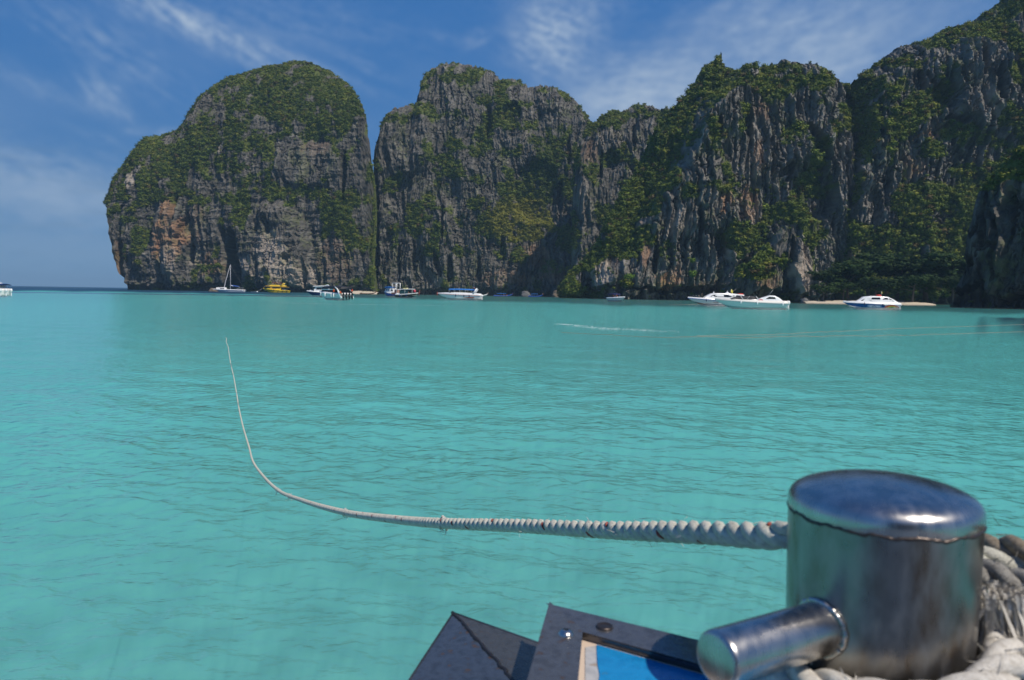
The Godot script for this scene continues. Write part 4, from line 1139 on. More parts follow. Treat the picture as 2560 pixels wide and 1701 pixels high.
	for x in [-3.3, -0.5, 2.6]:
		for s in [-1.1, 1.1]: list.append([Vector3(x, 1.1, s), Vector3(x, 2.95, s)])
	posts(o, list, M.gel, 0.05)
	st = S()
	ball(st, Vector3(3.4, 2.35, 0.5), Vector3(0.55, 0.6, 0.45), 10)
	done(st, "red_buoy", M.faded_red_bright, o)
	st = S()
	box(st, Vector3(-0.2, 3.4, 0), Vector3(0.9, 0.35, 0.6)); box(st, Vector3(-1.2, 3.38, 0.2), Vector3(0.4, 0.3, 0.4))
	done(st, "roof_bags", M.yellow_pale, o)
	for x in [-2.6, 0.2]: fender(o, P, x, M.blue_trim, 1.0, 0.7, 0.15)
	st = S()
	tube(st, [Vector3(4.9, 0.3, 0), Vector3(5.1, 1.7, 0), Vector3(5.4, 2.7, 0)], [0.05, 0.14, 0.05], 7)
	done(st, "bow_ribbons", M.rust_red, o)
	C = hull_as_stations(P)
	pane(C, [Vector2(0.2, 0.15), Vector2(4.2, 1.02), Vector2(4.2, 0.92), Vector2(0.4, 0.08)], "light_line", M.pale_green, o, 0.03)
	letters(o, "25 MA", 0.32, Vector3(-1.9, 0.48, hull_side(P, -1.9, 0.5) + 0.05), Basis(Vector3.RIGHT, -0.25), M.gel_grey)
	outboard(o, Vector3(-5.0, 0.6, 0), M.blue_trim)
	person("person in red sitting under the white roof of the black hulled boat", to_world(o, Vector3(0.9, 1.0, 0.8)), -0.28, "sit", Color(0.55, 0.06, 0.08), Color(0.1, 0.1, 0.12))
	# --- blue and white fishing ferry
	P = {"L": 9.5, "B": 3.3, "rs": 1.0, "rb": 1.9, "ds": 1.3, "db": 2.2, "rake": 0.1, "rail_r": 0.09, "hull": M.hull_blue2, "bottom": M.red_lead, "deck": M.gel, "rail": M.gel}
	o = thing("ferry_boat", "blue and white ferry with blue roof and white stern frame beside the black hulled boat", "boat", Vector3(-60.5, 0, -392.0), PI - 0.55)
	hull(P, o)
	C = [[-2.6, 1.35, 1.3, 1.3, 3.5], [0.2, 1.4, 1.5, 1.3, 3.7], [2.6, 1.3, 1.9, 1.2, 3.6], [3.2, 1.2, 2.0, 1.0, 3.1]]
	cabin(C, "cabin", M.gel, o)
	pane(C, [Vector2(2.7, 2.6), Vector2(2.5, 3.2), Vector2(1.5, 3.2), Vector2(1.5, 2.6)], "window", M.glass, o)
	pane(C, [Vector2(1.2, 2.6), Vector2(1.2, 3.2), Vector2(0.2, 3.2), Vector2(0.2, 2.5)], "window", M.glass, o)
	pane(C, [Vector2(-0.6, 2.4), Vector2(-0.6, 3.1), Vector2(-2.0, 3.0), Vector2(-2.0, 2.3)], "window", M.glass, o)
	awning(o, 3.3, -0.5, 4.35, 4.45, 1.6, M.blue_cloth, 0.3, "roof")
	posts(o, [[Vector3(-1.6, 3.4, -1.3), Vector3(-1.6, 6.3, -1.3)], [Vector3(-4.3, 1.3, -1.3), Vector3(-4.5, 6.3, -1.3)], [Vector3(-1.6, 6.3, -1.3), Vector3(-4.5, 6.3, -1.3)], [Vector3(-1.6, 3.4, 1.3), Vector3(-1.6, 6.3, 1.3)], [Vector3(-4.3, 1.3, 1.3), Vector3(-4.5, 6.3, 1.3)], [Vector3(-1.6, 6.3, 1.3), Vector3(-4.5, 6.3, 1.3)]], M.gel, 0.16)
	rail_line(o, [Vector3(-3.4, 6.3, 0), Vector3(-4.6, 10.5, 0)], M.grey, 0.05, "antenna")
	st = S()
	box(st, Vector3(-2.8, 1.2, -1.75), Vector3(2.6, 0.9, 0.3)); box(st, Vector3(-3.6, 2.4, 0), Vector3(1.2, 1.6, 2.2))
	done(st, "stern_locker", M.brick, o)
	# --- yellow dive boat
	P = {"L": 19.5, "B": 5.2, "rs": 1.3, "rb": 2.9, "ds": 1.55, "db": 3.3, "rake": 0.13, "rail_r": 0.1, "fine": 2.8, "hull": M.yellow_boat, "bottom": M.dark, "deck": M.yellow_boat, "rail": M.yellow_boat}
	o = thing("dive_boat", "yellow double deck dive boat with canopy roof in front of the pale rock", "boat", Vector3(-174.5, 0, -580.0), PI + 0.05)
	hull(P, o)
	C = [[-3.6, 2.1, 1.5, 2.0, 4.1], [3.5, 2.1, 2.0, 2.0, 4.1], [5.6, 1.9, 2.4, 1.7, 3.9], [7.0, 1.4, 2.6, 1.2, 3.2]]
	cabin(C, "cabin", M.yellow_boat, o)
	pane(C, [Vector2(3.9, 2.2), Vector2(3.9, 3.5), Vector2(2.8, 3.5), Vector2(2.8, 2.0)], "door_panel", M.orange, o)
	pane(C, [Vector2(2.6, 3.0), Vector2(2.6, 3.9), Vector2(-3.2, 3.9), Vector2(-3.2, 3.0)], "window_band", M.dark_brown, o)
	pane(C, [Vector2(5.5, 3.1), Vector2(5.4, 3.75), Vector2(4.2, 3.9), Vector2(4.2, 3.1)], "window", M.dark_brown, o)
	pane(C, [Vector2(2.4, 2.1), Vector2(2.4, 2.9), Vector2(0.0, 2.9), Vector2(0.0, 2.0)], "painted_panel", M.orange_pale, o)
	awning(o, 7.6, -8.6, 4.95, 4.35, 2.4, M.yellow_deck, 0.35, "upper_deck")
	C = [[-7.0, 2.0, 4.6, 1.95, 5.3], [0.0, 2.1, 4.8, 2.0, 5.7], [3.2, 1.9, 4.8, 1.6, 5.8], [5.0, 1.4, 4.9, 1.0, 5.1]]
	cabin(C, "flybridge", M.yellow_boat, o)
	awning(o, 2.8, -5.2, 7.35, 7.05, 1.9, M.brown_roof, 0.15, "canopy_roof")
	list = []
	for x in [2.2, 0.2, -2.0, -4.6]:
		for s in [-1.7, 1.7]: list.append([Vector3(x, 5.3, s), Vector3(x, 7.1, s)])
	posts(o, list, M.yellow_boat, 0.07)
	for s in [-1.9, 1.9]:
		st = S()
		tube(st, [Vector3(-3.2, 5.0, s), Vector3(-4.8, 5.8, s), Vector3(-5.8, 7.1, s)], [0.5, 0.4, 0.3], 8)
		done(st, "arch", M.yellow_boat, o)
	for x in [1.5, -2.0, -5.0, -8.0]:
		fender(o, P, x, M.dark, -1.0, 1.0, 0.3)
	st = S()
	box(st, Vector3(-6.3, 2.3, 0), Vector3(3.6, 1.5, 3.6))
	done(st, "dive_gear_racks", M.dark, o)
	for x in [-5.2, -6.4, -7.4]:
		st = S()
		lathe(st, [[0.0, 0.0], [0.16, 0.02], [0.16, 0.7], [0.06, 0.85], [0.0, 0.9]], 8, Vector3(x, 1.7, -2.1))
		done(st, "air_tank", M.gel_grey, o)
	C = hull_as_stations(P)
	oval = []
	for k in 12: oval.append(Vector2(6.6 + 0.7 * cos(TAU * k / 12), 1.15 + 0.28 * sin(TAU * k / 12)))
	pane(C, oval, "bow_mark", M.dark, o, 0.04)
	rail_line(o, [Vector3(6.5, 3.3, -1.5), Vector3(6.8, 4.2, -1.4), Vector3(9.2, 4.3, -0.3), Vector3(9.6, 3.4, 0)], M.gel, 0.06)
	person("person in a dark wetsuit on the after deck of the yellow dive boat", to_world(o, Vector3(-5.0, 1.6, -1.6)), 0.6, "stand", Color(0.05, 0.05, 0.12), Color(0.04, 0.04, 0.08))
	# --- sailing yacht
	P = {"L": 24.0, "B": 6.0, "rs": 1.35, "rb": 1.75, "ds": 1.75, "db": 2.0, "rake": 0.22, "rail_r": 0.06, "fine": 1.9, "hull": M.gel, "bottom": M.gel, "deck": M.gel, "rail": M.gel}
	o = thing("sailing_yacht", "long white sailing yacht with bare mast and blue boom cover", "yacht", Vector3(-212.5, 0, -588.0), PI + 0.02)
	hull(P, o)
	C = [[1.8, 1.5, 1.9, 1.3, 2.9], [2.6, 1.6, 1.9, 1.4, 3.3], [7.2, 1.3, 1.9, 1.1, 3.2], [9.2, 1.1, 1.9, 0.9, 3.1]]
	cabin(C, "deckhouse", M.gel, o)
	pane(C, [Vector2(3.0, 2.1), Vector2(3.0, 2.75), Vector2(6.2, 2.7), Vector2(6.2, 2.1)], "window", M.glass, o)
	st = S()
	tube(st, [Vector3(-1.0, 1.8, 0), Vector3(-1.1, 11.0, 0), Vector3(-1.2, 20.4, 0)], [0.24, 0.22, 0.15], 8)
	done(st, "mast", M.mast, o)
	st = S()
	tube(st, [Vector3(3.6, 2.9, 0), Vector3(3.3, 4.2, 0), Vector3(2.5, 7.6, 0), Vector3(-0.9, 19.6, 0)], [0.2, 0.34, 0.26, 0.1], 8)
	done(st, "furled_jib", M.mast, o)
	rail_line(o, [Vector3(-1.0, 4.4, 0), Vector3(-8.0, 3.8, 0)], M.mast, 0.1, "boom")
	st = S()
	tube(st, [Vector3(-1.4, 4.75, 0), Vector3(-3.0, 4.6, 0), Vector3(-6.0, 4.3, 0), Vector3(-7.8, 4.0, 0)], [0.45, 0.5, 0.4, 0.2], 8)
	done(st, "boom_cover", M.blue_cloth_dark, o)
	awning(o, -1.4, -3.4, 5.1, 4.5, 0.9, M.gel, 0.2, "dodger")
	for s in [-2.4, 2.4]: rail_line(o, [Vector3(-1.2, 20.2, 0), Vector3(-1.6, 1.9, s)], M.grey, 0.02, "shroud")
	rail_line(o, [Vector3(-1.2, 20.2, 0), Vector3(-11.6, 2.0, 0)], M.grey, 0.02, "backstay")
	rail_line(o, [Vector3(-6.0, 2.1, -2.2), Vector3(-8.5, 3.0, -2.1), Vector3(-11.5, 3.0, -1.5)], M.gel, 0.08)
	# --- part of a white boat at the left edge
	P = {"L": 11.5, "B": 3.4, "rs": 1.0, "rb": 1.6, "ds": 1.35, "db": 1.9, "rake": 0.12, "rail_r": 0.06, "hull": M.gel, "bottom": M.gel_grey, "deck": M.gel, "rail": M.grey}
	o = thing("speedboat", "stern of a white speedboat with three white motors at the left edge of the view", "boat", Vector3(-110.0, 0, -165.0), PI - 0.5)
	hull(P, o)
	C = [[-5.0, 1.3, 1.3, 1.2, 1.5], [-3.6, 1.35, 1.35, 1.2, 2.3], [-2.4, 1.35, 1.4, 1.15, 2.7], [2.0, 1.3, 1.5, 1.0, 2.7], [3.4, 1.1, 1.6, 0.8, 1.8]]
	cabin(C, "cabin", M.gel, o)
	pane(C, [Vector2(-2.9, 1.7), Vector2(-2.2, 2.4), Vector2(2.0, 2.4), Vector2(2.6, 1.8)], "window", M.glass, o)
	for z in [-1.05, 0.0, 1.05]: outboard(o, Vector3(-6.1, 0.7, z), M.gel)
	awning(o, -3.9, -6.2, 2.35, 2.25, 1.1, M.navy, 0.1, "stern_shade")
	# --- small boat bow on
	P = {"L": 8.5, "B": 3.3, "rs": 0.95, "rb": 1.35, "ds": 1.2, "db": 1.55, "rake": 0.14, "rail_r": 0.06, "hull": M.gel_grey, "bottom": M.gel_grey, "deck": M.gel, "rail": M.gel}
	yaw = deg_to_rad(-52.0)
	o = thing("speedboat", "small white open boat heading this way with a dark blue sunshade", "boat", Vector3(39.6, 0, -298.0), yaw)
	hull(P, o)
	awning(o, 0.6, -3.6, 2.55, 2.5, 1.3, M.navy_cloth, 0.15, "sunshade")
	list = []
	for x in [0.3, -3.3]:
		for s in [-1.2, 1.2]: list.append([Vector3(x, 1.2, s), Vector3(x, 2.4, s)])
	posts(o, list, M.grey, 0.04)
	outboard(o, Vector3(-4.6, 0.7, 0), M.dark)
	person("person in an orange vest at the left side of the small boat heading this way", to_world(o, Vector3(-0.6, 1.0, 1.2)), yaw, "sit", Color(0.75, 0.22, 0.05), Color(0.1, 0.1, 0.1), true)
	person("person in an orange vest at the right side of the small boat heading this way", to_world(o, Vector3(-1.6, 1.05, -1.35)), yaw, "sit", Color(0.7, 0.2, 0.06), Color(0.1, 0.1, 0.1), true)
	person("person standing under the sunshade of the small boat heading this way", to_world(o, Vector3(-2.2, 1.1, 0.2)), yaw, "stand", Color(0.08, 0.08, 0.12), Color(0.1, 0.1, 0.1), false, 0.8)
	# --- longtails along the cliff foot
	longtail("white longtail boat right of the blue canopy boat", Vector3(-23.5, 0, -575.0), 0.05, 10.5, M.gel, M.gel, M.wood_pale, false)
	longtail("blue longtail boat with a long blue awning and people beside it", Vector3(-7.0, 0, -575.0), 0.1, 14.0, M.hull_blue2, M.blue_cloth, M.blue_trim)
	longtail("blue and wood longtail boat with short awning at the dark overhang", Vector3(16.8, 0, -575.0), 0.0, 10.5, M.hull_blue2, M.blue_cloth, M.wood_pale)
	longtail("brown longtail boat with yellowish awning near the small sand spit", Vector3(-106.0, 0, -575.0), 0.25, 12.0, M.wood_dark, M.olive_cloth, M.wood)
	person("person in a purple top standing by the blue longtail boat", Vector3(-6.4, -0.25, -571.5), -1.2, "stand", Color(0.42, 0.2, 0.4), Color(0.7, 0.7, 0.7))
	person("person in a coral top standing by the blue longtail boat", Vector3(-4.4, -0.25, -571.5), -1.8, "stand", Color(0.7, 0.25, 0.22), Color(0.6, 0.55, 0.5))
	# --- dinghy, buoys, lines
	o = thing("dinghy", "small white dinghy lying low between the yacht and the yellow boat", "dinghy", Vector3(-194.0, 0, -590.0), 0.1)
	st = S()
	var rows := []
	for i in 7:
		var t := i / 6.0
		var h := 0.8 * (1.0 - pow(t, 3)) + 0.03
		rows.append(PackedVector3Array([Vector3(5.4 * (t - 0.5), 0.5 + 0.2 * t * t, -h), Vector3(5.4 * (t - 0.5), 0.05, -h * 0.8), Vector3(5.2 * (t - 0.5), -0.15 + 0.4 * t * t * t, 0), Vector3(5.4 * (t - 0.5), 0.05, h * 0.8), Vector3(5.4 * (t - 0.5), 0.5 + 0.2 * t * t, h)]))
	grid(st, rows)
	done(st, "hull", M.gel_grey, o)
	st = S()
	box(st, Vector3(-0.6, 0.35, 0), Vector3(0.4, 0.06, 1.3))
	done(st, "thwart", M.wood, o)
	o = thing("mooring_buoy", "white mooring buoy floating off the bow of the yellow dive boat", "buoy", Vector3(-187.5, 0, -576.0))
	st = S()
	ball(st, Vector3(0, 0.35, 0), Vector3(0.7, 0.6, 0.7), 10)
	done(st, "float", M.gel_grey, o)
	st = S()
	tube(st, [Vector3(0, 0.8, 0), Vector3(1.2, 1.2, -0.3), Vector3(3.4, 2.9, -1.0)], 0.05, 6)
	done(st, "line", M.rope_thin, o)
	st = S()
	tube(st, sag(Vector3(62.6, 1.75, -214.0), Vector3(36.5, -0.05, -185.0), 0.5, 12), 0.035, 6)
	tag(done(st, "anchor_rope", M.rope_tan), "tan anchor rope running from the bow of the blue striped cruiser into the water", "rope")
	for l in [["long tan rope floating on the water, the nearer of two at the right", [[2.6, -41.4], [3.7, -40.6], [7.2, -38.3], [11.0, -38.9], [14.9, -40.5], [23.4, -45.0], [34.2, -52.3], [46.0, -60.0]]],
			["tan rope floating on the water at the right, farther than the long one", [[9.4, -39.9], [14.8, -43.3], [20.5, -48.5], [27.0, -54.6], [36.0, -61.6], [44.9, -68.9], [60.0, -80.0]]]]:
		var c := Curve3D.new()
		for p in l[1]: c.add_point(Vector3(p[0], 0, p[1]))
		var pts := []
		for k in 161:
			var p := catmull(l[1], k / 160.0)
			var d := p.length()
			pts.append(Vector3(p.x, wave(p.x, p.y, d) + 0.015, p.y))
		st = S()
		tube(st, pts, 0.009, 5)
		tag(done(st, "floating_rope", M.rope_tan), l[0], "rope")

func catmull(p: Array, t: float) -> Vector2:
	var f := t * (p.size() - 1)
	var i := clampi(int(f), 0, p.size() - 2)
	var g := func(k: int) -> Vector2:
		k = clampi(k, 0, p.size() - 1)
		return Vector2(p[k][0], p[k][1])
	return (g.call(i) as Vector2).cubic_interpolate(g.call(i + 1), g.call(i - 1), g.call(i + 2), f - i)

func sag(a: Vector3, b: Vector3, drop: float, n: int) -> Array:
	var out := []
	for i in n + 1:
		var t := float(i) / n
		out.append(a.lerp(b, t) - Vector3(0, drop * 4.0 * t * (1.0 - t), 0))
	return out

func to_world(o: Node3D, p: Vector3) -> Vector3: return o.position + Basis(Vector3.UP, o.rotation.y) * p
# ------------------------------------------------------------------ ropes
func rope(path: Array, R: float, pitch: float, step: float, o: Node3D, mats: Array, yarn: Material = null, sides := 7, yarn_to := 7.0) -> Array:
	# even steps along a smooth curve, then three strands twisted round it
	var c := Curve3D.new()
	c.bake_interval = step
	for i in path.size():
		var a: Vector3 = path[maxi(i - 1, 0)]
		var b: Vector3 = path[mini(i + 1, path.size() - 1)]
		var t := (b - a)
		var k: float = 0.33 / maxf(t.length(), 1e-5)
		var li: float = (path[i] - a).length() * k
		var lo: float = (b - path[i]).length() * k
		c.add_point(path[i], -t * li, t * lo)
	var pts := c.get_baked_points()
	var n := pts.size()
	var f := frame_of((pts[1] - pts[0]).normalized())
	var u: Vector3 = f[0]
	var arc := 0.0
	var strands := [[], [], []]
	var red := []
	var wob := noise(71, 2)
	for i in n:
		var d: Vector3 = (pts[mini(i + 1, n - 1)] - pts[maxi(i - 1, 0)]).normalized()
		u = (u - d * u.dot(d)).normalized()
		var v := d.cross(u)
		if i: arc += pts[i].distance_to(pts[i - 1])
		for s in 3:
			var a := TAU * (arc / pitch + s / 3.0)
			var rr := R * (0.50 + 0.03 * wob.get_noise_2d(arc * 30.0, s * 9.0))
			strands[s].append(pts[i] + (u * cos(a) + v * sin(a)) * rr)
		var a2 := TAU * (arc / pitch + 0.155)
		red.append(pts[i] + (u * cos(a2) + v * sin(a2)) * R * 0.84)
	for s in 3:
		var st := S()
		tube(st, strands[s], R * 0.545, sides)
		done(st, "strand", mats[s % mats.size()], o)
	if yarn:
		var st := S()
		var per := int(pitch / step)
		var i := 4
		while i < n - per and i * step < yarn_to:
			var piece := []
			var rad := []
			var m := maxi(3, per / 5)
			for k in m + 1:
				piece.append(red[i + k]); rad.append(R * 0.16 * sin(PI * (k + 0.3) / (m + 0.6)) + R * 0.03)
			tube(st, piece, rad, 5)
			i += int(per * (1.0 if rng.randf() < 0.6 else 2.0))
		done(st, "tracer_yarn", yarn, o)
	return pts

func fuzz(o: Node3D, at: Array, n: int, spread: float, long: float, m: Material, called := "loose_fibres") -> void:
	var st := S(false)
	for i in n:
		var p: Vector3 = at[rng.randi() % at.size()] + Vector3(rng.randfn(), rng.randfn(), rng.randfn()) * spread
		var d := Vector3(rng.randfn(), rng.randfn() * 0.8 + 0.1, rng.randfn()).normalized()
		var side := d.cross(Vector3(rng.randfn(), rng.randfn(), rng.randfn())).normalized() * long * 0.035
		var q := p + d * long * rng.randf_range(0.3, 0.7)
		var e := q + (d + Vector3(rng.randfn(), rng.randfn() - 0.3, rng.randfn()) * 0.5).normalized() * long * 0.4
		quad(st, p - side, q - side * 0.7, q + side * 0.7, p + side)
		tri(st, q - side * 0.7, e, q + side * 0.7)
	tag(done(st, called, m, o), "", "", "", "stuff")

func foreground() -> void:
	# bollard
	var C := Vector3(0.2305, 0, -0.478)
	var o := thing("mooring_bollard", "shiny domed stainless steel bollard with side pin at the lower right", "bollard", C + Vector3(0, 1.62, 0))
	var st := S()
	lathe(st, [[0.0515, 0.0], [0.0522, 0.08], [0.0535, 0.16], [0.0545, 0.215], [0.0549, 0.2495]], 96)
	done(st, "post", M.steel, o)
	st = S()
	lathe(st, [[0.0549, 0.2490], [0.0553, 0.2510], [0.0554, 0.2535], [0.0549, 0.2566], [0.0536, 0.2592], [0.0513, 0.2615], [0.0478, 0.2636], [0.0425, 0.2657], [0.0350, 0.2679], [0.0250, 0.2699], [0.0150, 0.2711], [0.0060, 0.2717], [0.0, 0.2718]], 96)
	done(st, "cap", M.steel_cap, o)
	st = S()
	var wob := noise(91, 3)
	var pts := []
	var rad := []
	for k in 181:
		var a := TAU * k / 180.0
		var w := wob.get_noise_2d(cos(a) * 4.0, sin(a) * 4.0)
		pts.append(Vector3(0.0547 * cos(a), 0.2485 + w * 0.0017, 0.0547 * sin(a)))
		rad.append(0.0011 + 0.0007 * wob.get_noise_2d(cos(a) * 16.0, sin(a) * 16.0))
	tube(st, pts, rad, 6, false)
	done(st, "weld_bead", M.weld, o)
	var d := Vector3(-0.863, 0, 0.506).normalized()
	var base := Vector3(0, 0.1865, 0)
	var b := Basis(d.cross(Vector3.UP).normalized(), d, d.cross(Vector3.UP).normalized().cross(d))
	st = S()
	lathe(st, [[0.0154, 0.040], [0.0154, 0.1345], [0.0151, 0.1366], [0.0142, 0.1380], [0.0124, 0.1386], [0.0, 0.1388]], 48, base, b)
	var pin := done(st, "side_pin", M.steel_cap, o)
	st = S()
	pts = []; rad = []
	for k in 73:
		var a := TAU * k / 72.0
		var q := b * Vector3(0.0160 * cos(a), 0, 0.0160 * sin(a))
		# follows the cylinder where pin and post meet
		var across := q.dot(d.cross(Vector3.UP).normalized())
		q += d * (sqrt(0.0540 * 0.0540 - across * across) + 0.0015)
		pts.append(base + q)
		rad.append(0.0019 + 0.0009 * wob.get_noise_2d(k * 0.35, 5.0))
	tube(st, pts, rad, 6, false)
	done(st, "pin_weld", M.steel_cap, pin)
	# main rope
	o = thing("mooring_rope", "pale three strand mooring rope with red flecks, running from the bollard down to the water", "rope")
	var path := [Vector3(0.46, 1.80, -0.44), Vector3(0.38, 1.815, -0.490), Vector3(0.315, 1.826, -0.522), Vector3(0.270, 1.831, -0.541), Vector3(0.235, 1.833, -0.549), Vector3(0.215, 1.8325, -0.5525), Vector3(0.1995, 1.8295, -0.556), Vector3(0.1915, 1.8214, -0.580), Vector3(0.1822, 1.8114, -0.615), Vector3(0.1639, 1.7921, -0.6820), Vector3(0.1122, 1.7327, -0.8800), Vector3(0.0176, 1.6601, -1.1330), Vector3(-0.1474, 1.5479, -1.5180), Vector3(-0.2904, 1.4445, -1.8920), Vector3(-0.5036, 1.3122, -2.3980), Vector3(-0.9245, 1.0541, -3.4775), Vector3(-1.4487, 0.7510, -4.8360), Vector3(-2.1139, 0.4517, -6.5650), Vector3(-2.6400, 0.2500, -7.9500), Vector3(-3.1500, 0.1150, -9.3500), Vector3(-3.7900, 0.0450, -11.0200)]
	for p in [[-4.56, -13.05], [-5.1, -14.5], [-5.66, -16.0], [-6.3, -17.7], [-6.98, -19.5], [-7.85, -21.8], [-8.72, -24.1], [-9.65, -26.6], [-10.59, -29.0], [-11.6, -31.8]]:
		var x: float = p[0]
		var z: float = p[1]
		path.append(Vector3(x, wave(x, z, sqrt(x * x + z * z)) + 0.014, z))
	path.append(Vector3(-12.7, -0.12, -34.6))
	var line := rope(path, 0.0101, 0.066, 0.006, o, [M.rope, M.rope_b, M.rope_c], M.yarn, 7, 5.0)
	var arc_at := func(z: float) -> Vector3:
		for p in line:
			if p.z < z: return p
		return line[0]
	for z in [-4.84, -4.1, -2.42, -1.46]:
		var p: Vector3 = arc_at.call(z)
		st = S()
		var ring := []
		for k in 15:
			var a := TAU * k / 7.0
			ring.append(p + Vector3(0.4 * 0.012 * sin(a * 0.5), 0.0112 * cos(a), 0.0112 * sin(a)) + Vector3(-0.0012, 0, -0.003) * (k - 7) * 0.3)
		tube(st, ring, 0.0028, 5)
		var kn := done(st, "twine_whipping", M.rope_white, o)
		fuzz(kn, [p + Vector3(0, 0.004, 0), p - Vector3(0, 0.008, 0)], 16, 0.005, 0.02 if z > -3.0 else 0.035, M.rope_white)
	fuzz(o, Array(line).slice(0, 280), 260, 0.006, 0.010, M.rope_white)
	# frayed rope wound round the foot of the bollard
	o = thing("rope_coil", "fuzzy white rope wound round the foot of the bollard", "rope")
	path = []
	for k in 41:
		var a := -0.5 + TAU * 2.6 * k / 40.0
		var y: float = 1.786 - 0.0115 * a / TAU * 2.0 + 0.012 * sin(a + 0.5) + 0.003 * sin(a * 3.0)
		path.append(Vector3(C.x + 0.069 * cos(a), y - 0.004, C.z + 0.069 * sin(a)))
	line = rope(path, 0.0120, 0.07, 0.005, o, [M.rope_white, M.rope_white, M.rope_white], null, 8)
	fuzz(o, Array(line), 900, 0.006, 0.014, M.rope_white)
	o = thing("rope_tail", "grey brown slack rope turns at the right edge beside the bollard", "rope")
	line = rope([Vector3(0.335, 1.825, -0.545), Vector3(0.347, 1.836, -0.505), Vector3(0.368, 1.845, -0.465), Vector3(0.41, 1.856, -0.43)], 0.0105, 0.06, 0.004, o, [M.rope_brown], null, 8)
	fuzz(o, Array(line), 120, 0.006, 0.012, M.rope_brown)
	line = rope([Vector3(0.290, 1.822, -0.535), Vector3(0.312, 1.822, -0.50), Vector3(0.345, 1.820, -0.455), Vector3(0.40, 1.818, -0.42)], 0.0105, 0.06, 0.004, o, [M.rope_grey], null, 8)
	fuzz(o, Array(line), 150, 0.006, 0.012, M.rope_grey)
	o = thing("rope_tassel", "frayed white rope end hanging beside the bollard at the right edge", "rope")
	st = S(false)
	for i in 520:
		var t := rng.randf()
		var p := Vector3(0.286 + 0.036 * rng.randf(), 1.826 - 0.012 * rng.randf(), -0.485 + 0.03 * rng.randf())
		var l := 0.035 + 0.03 * rng.randf()
		var q := p + Vector3(rng.randfn() * 0.005 + 0.004, -l * 0.5, rng.randfn() * 0.005)
		var e := q + Vector3(rng.randfn() * 0.007 + 0.004, -l * 0.5, rng.randfn() * 0.006 + 0.004)
		var s := Vector3(rng.randfn(), 0, rng.randfn()).normalized() * 0.0011
		quad(st, p - s, q - s, q + s, p + s)
		tri(st, q - s, e, q + s)
	tag(done(st, "frayed_fibres", M.rope_white, o), "", "", "", "stuff")
	o = thing("rope_loop", "dark blue grey rope loop lying in shade at the lower right corner", "rope")
	line = rope([Vector3(0.272, 1.776, -0.43), Vector3(0.292, 1.79, -0.445), Vector3(0.32, 1.792, -0.438), Vector3(0.35, 1.785, -0.415), Vector3(0.36, 1.775, -0.38)], 0.0125, 0.065, 0.004, o, [M.rope_grey], null, 8)
	fuzz(o, Array(line), 160, 0.006, 0.010, M.rope_grey)
	# steel frame with blue board
	o = thing("bow_frame", "blue grey steel frame round a worn blue board at the bow", "frame")
	var A := Vector2(0.0363, -0.6431)
	var I := Vector2(0.0565, -0.5954)
	st = S(false)
	slab(st, [A, Vector2(-0.0086, -0.36), Vector2(0.0261, -0.36), I], 1.66, 1.74, 0.0022)
	done(st, "frame_bar", M.frame_steel, o)
	st = S(false)
	slab(st, [A + Vector2(0.0004, 0.0004), I + Vector2(0.0004, -0.0004), Vector2(0.40, -0.375), Vector2(0.42, -0.4168)], 1.66, 1.7397, 0.0022)
	done(st, "frame_bar", M.frame_steel_b, o)
	st = S(false)
	slab(st, [I + Vector2(-0.01, -0.01), Vector2(0.02, -0.36), Vector2(0.40, -0.36), Vector2(0.40, -0.385)], 1.70, 1.7325)
	done(st, "board", M.cream, o)
	var edge := []
	for k in 15: edge.append(Vector2(0.0685 - 0.0012 * k - 0.0016 * wob.get_noise_1d(k * 0.9), -0.583 + 0.0155 * k))
	st = S(false)
	slab(st, edge + [Vector2(0.40, -0.366), Vector2(0.40, -0.3705)], 1.72, 1.7338, 0.0003)
	done(st, "blue_paint", M.board_blue, o)
	var edge2 := []
	for k in 15: edge2.append(edge[14 - k] + Vector2(-0.0004, 0.0))
	st = S(false)
	slab(st, [Vector2(0.0595, -0.580), Vector2(0.0520, -0.50), Vector2(0.046, -0.44), Vector2(0.036, -0.366)] + edge2, 1.72, 1.7331, 0.0002)
	done(st, "white_primer", M.primer, o)
	st = S()
	lathe(st, [[0.0062, 0.0], [0.0058, 0.0012], [0.0044, 0.0028], [0.0022, 0.0036], [0.0, 0.0038]], 20, Vector3(0.0450, 1.74, -0.5872))
	var sc := done(st, "screw", M.steel_cap, o)
	st = S()
	box(st, Vector3(0.0450, 1.7436, -0.5872), Vector3(0.0046, 0.0008, 0.0009), 0.5); box(st, Vector3(0.0450, 1.74365, -0.5872), Vector3(0.0009, 0.0008, 0.0046), 0.5)
	done(st, "screw_slot", M.dark, sc)
	st = S()
	lathe(st, [[0.0068, 0.0], [0.0066, 0.0014], [0.0054, 0.0020], [0.0046, 0.0010], [0.003, 0.0012], [0.0, 0.0014]], 20, Vector3(0.0762, 1.7397, -0.6010))
	done(st, "rivet", M.weld, o)
	# welded steel corner left of it
	o = thing("steel_corner", "rusty steel corner plate with a weld seam left of the frame", "corner plate")
	var G := Vector3(-0.051, 1.70, -0.72)
	var l := Vector3(-0.1264, 1.688, -0.36)
	var r := Vector3(0.1057, 1.702, -0.36)
	var q := Vector3(0.12, 1.690, -0.6095)
	st = S(false)
	tri(st, G, r, l)
	quad(st, G, l, l - Vector3(0, 0.14, 0), G - Vector3(0, 0.14, 0))
	done(st, "left_plate", M.corner_steel, o)
	st = S(false)
	var qe := Vector3(0.20, 1.690, -0.45)
	tri(st, G, q, qe); tri(st, G, qe, r)
	quad(st, G, q, q - Vector3(0, 0.14, 0), G - Vector3(0, 0.14, 0))
	done(st, "right_plate", M.corner_steel_b, o)
	st = S()
	pts = []; rad = []
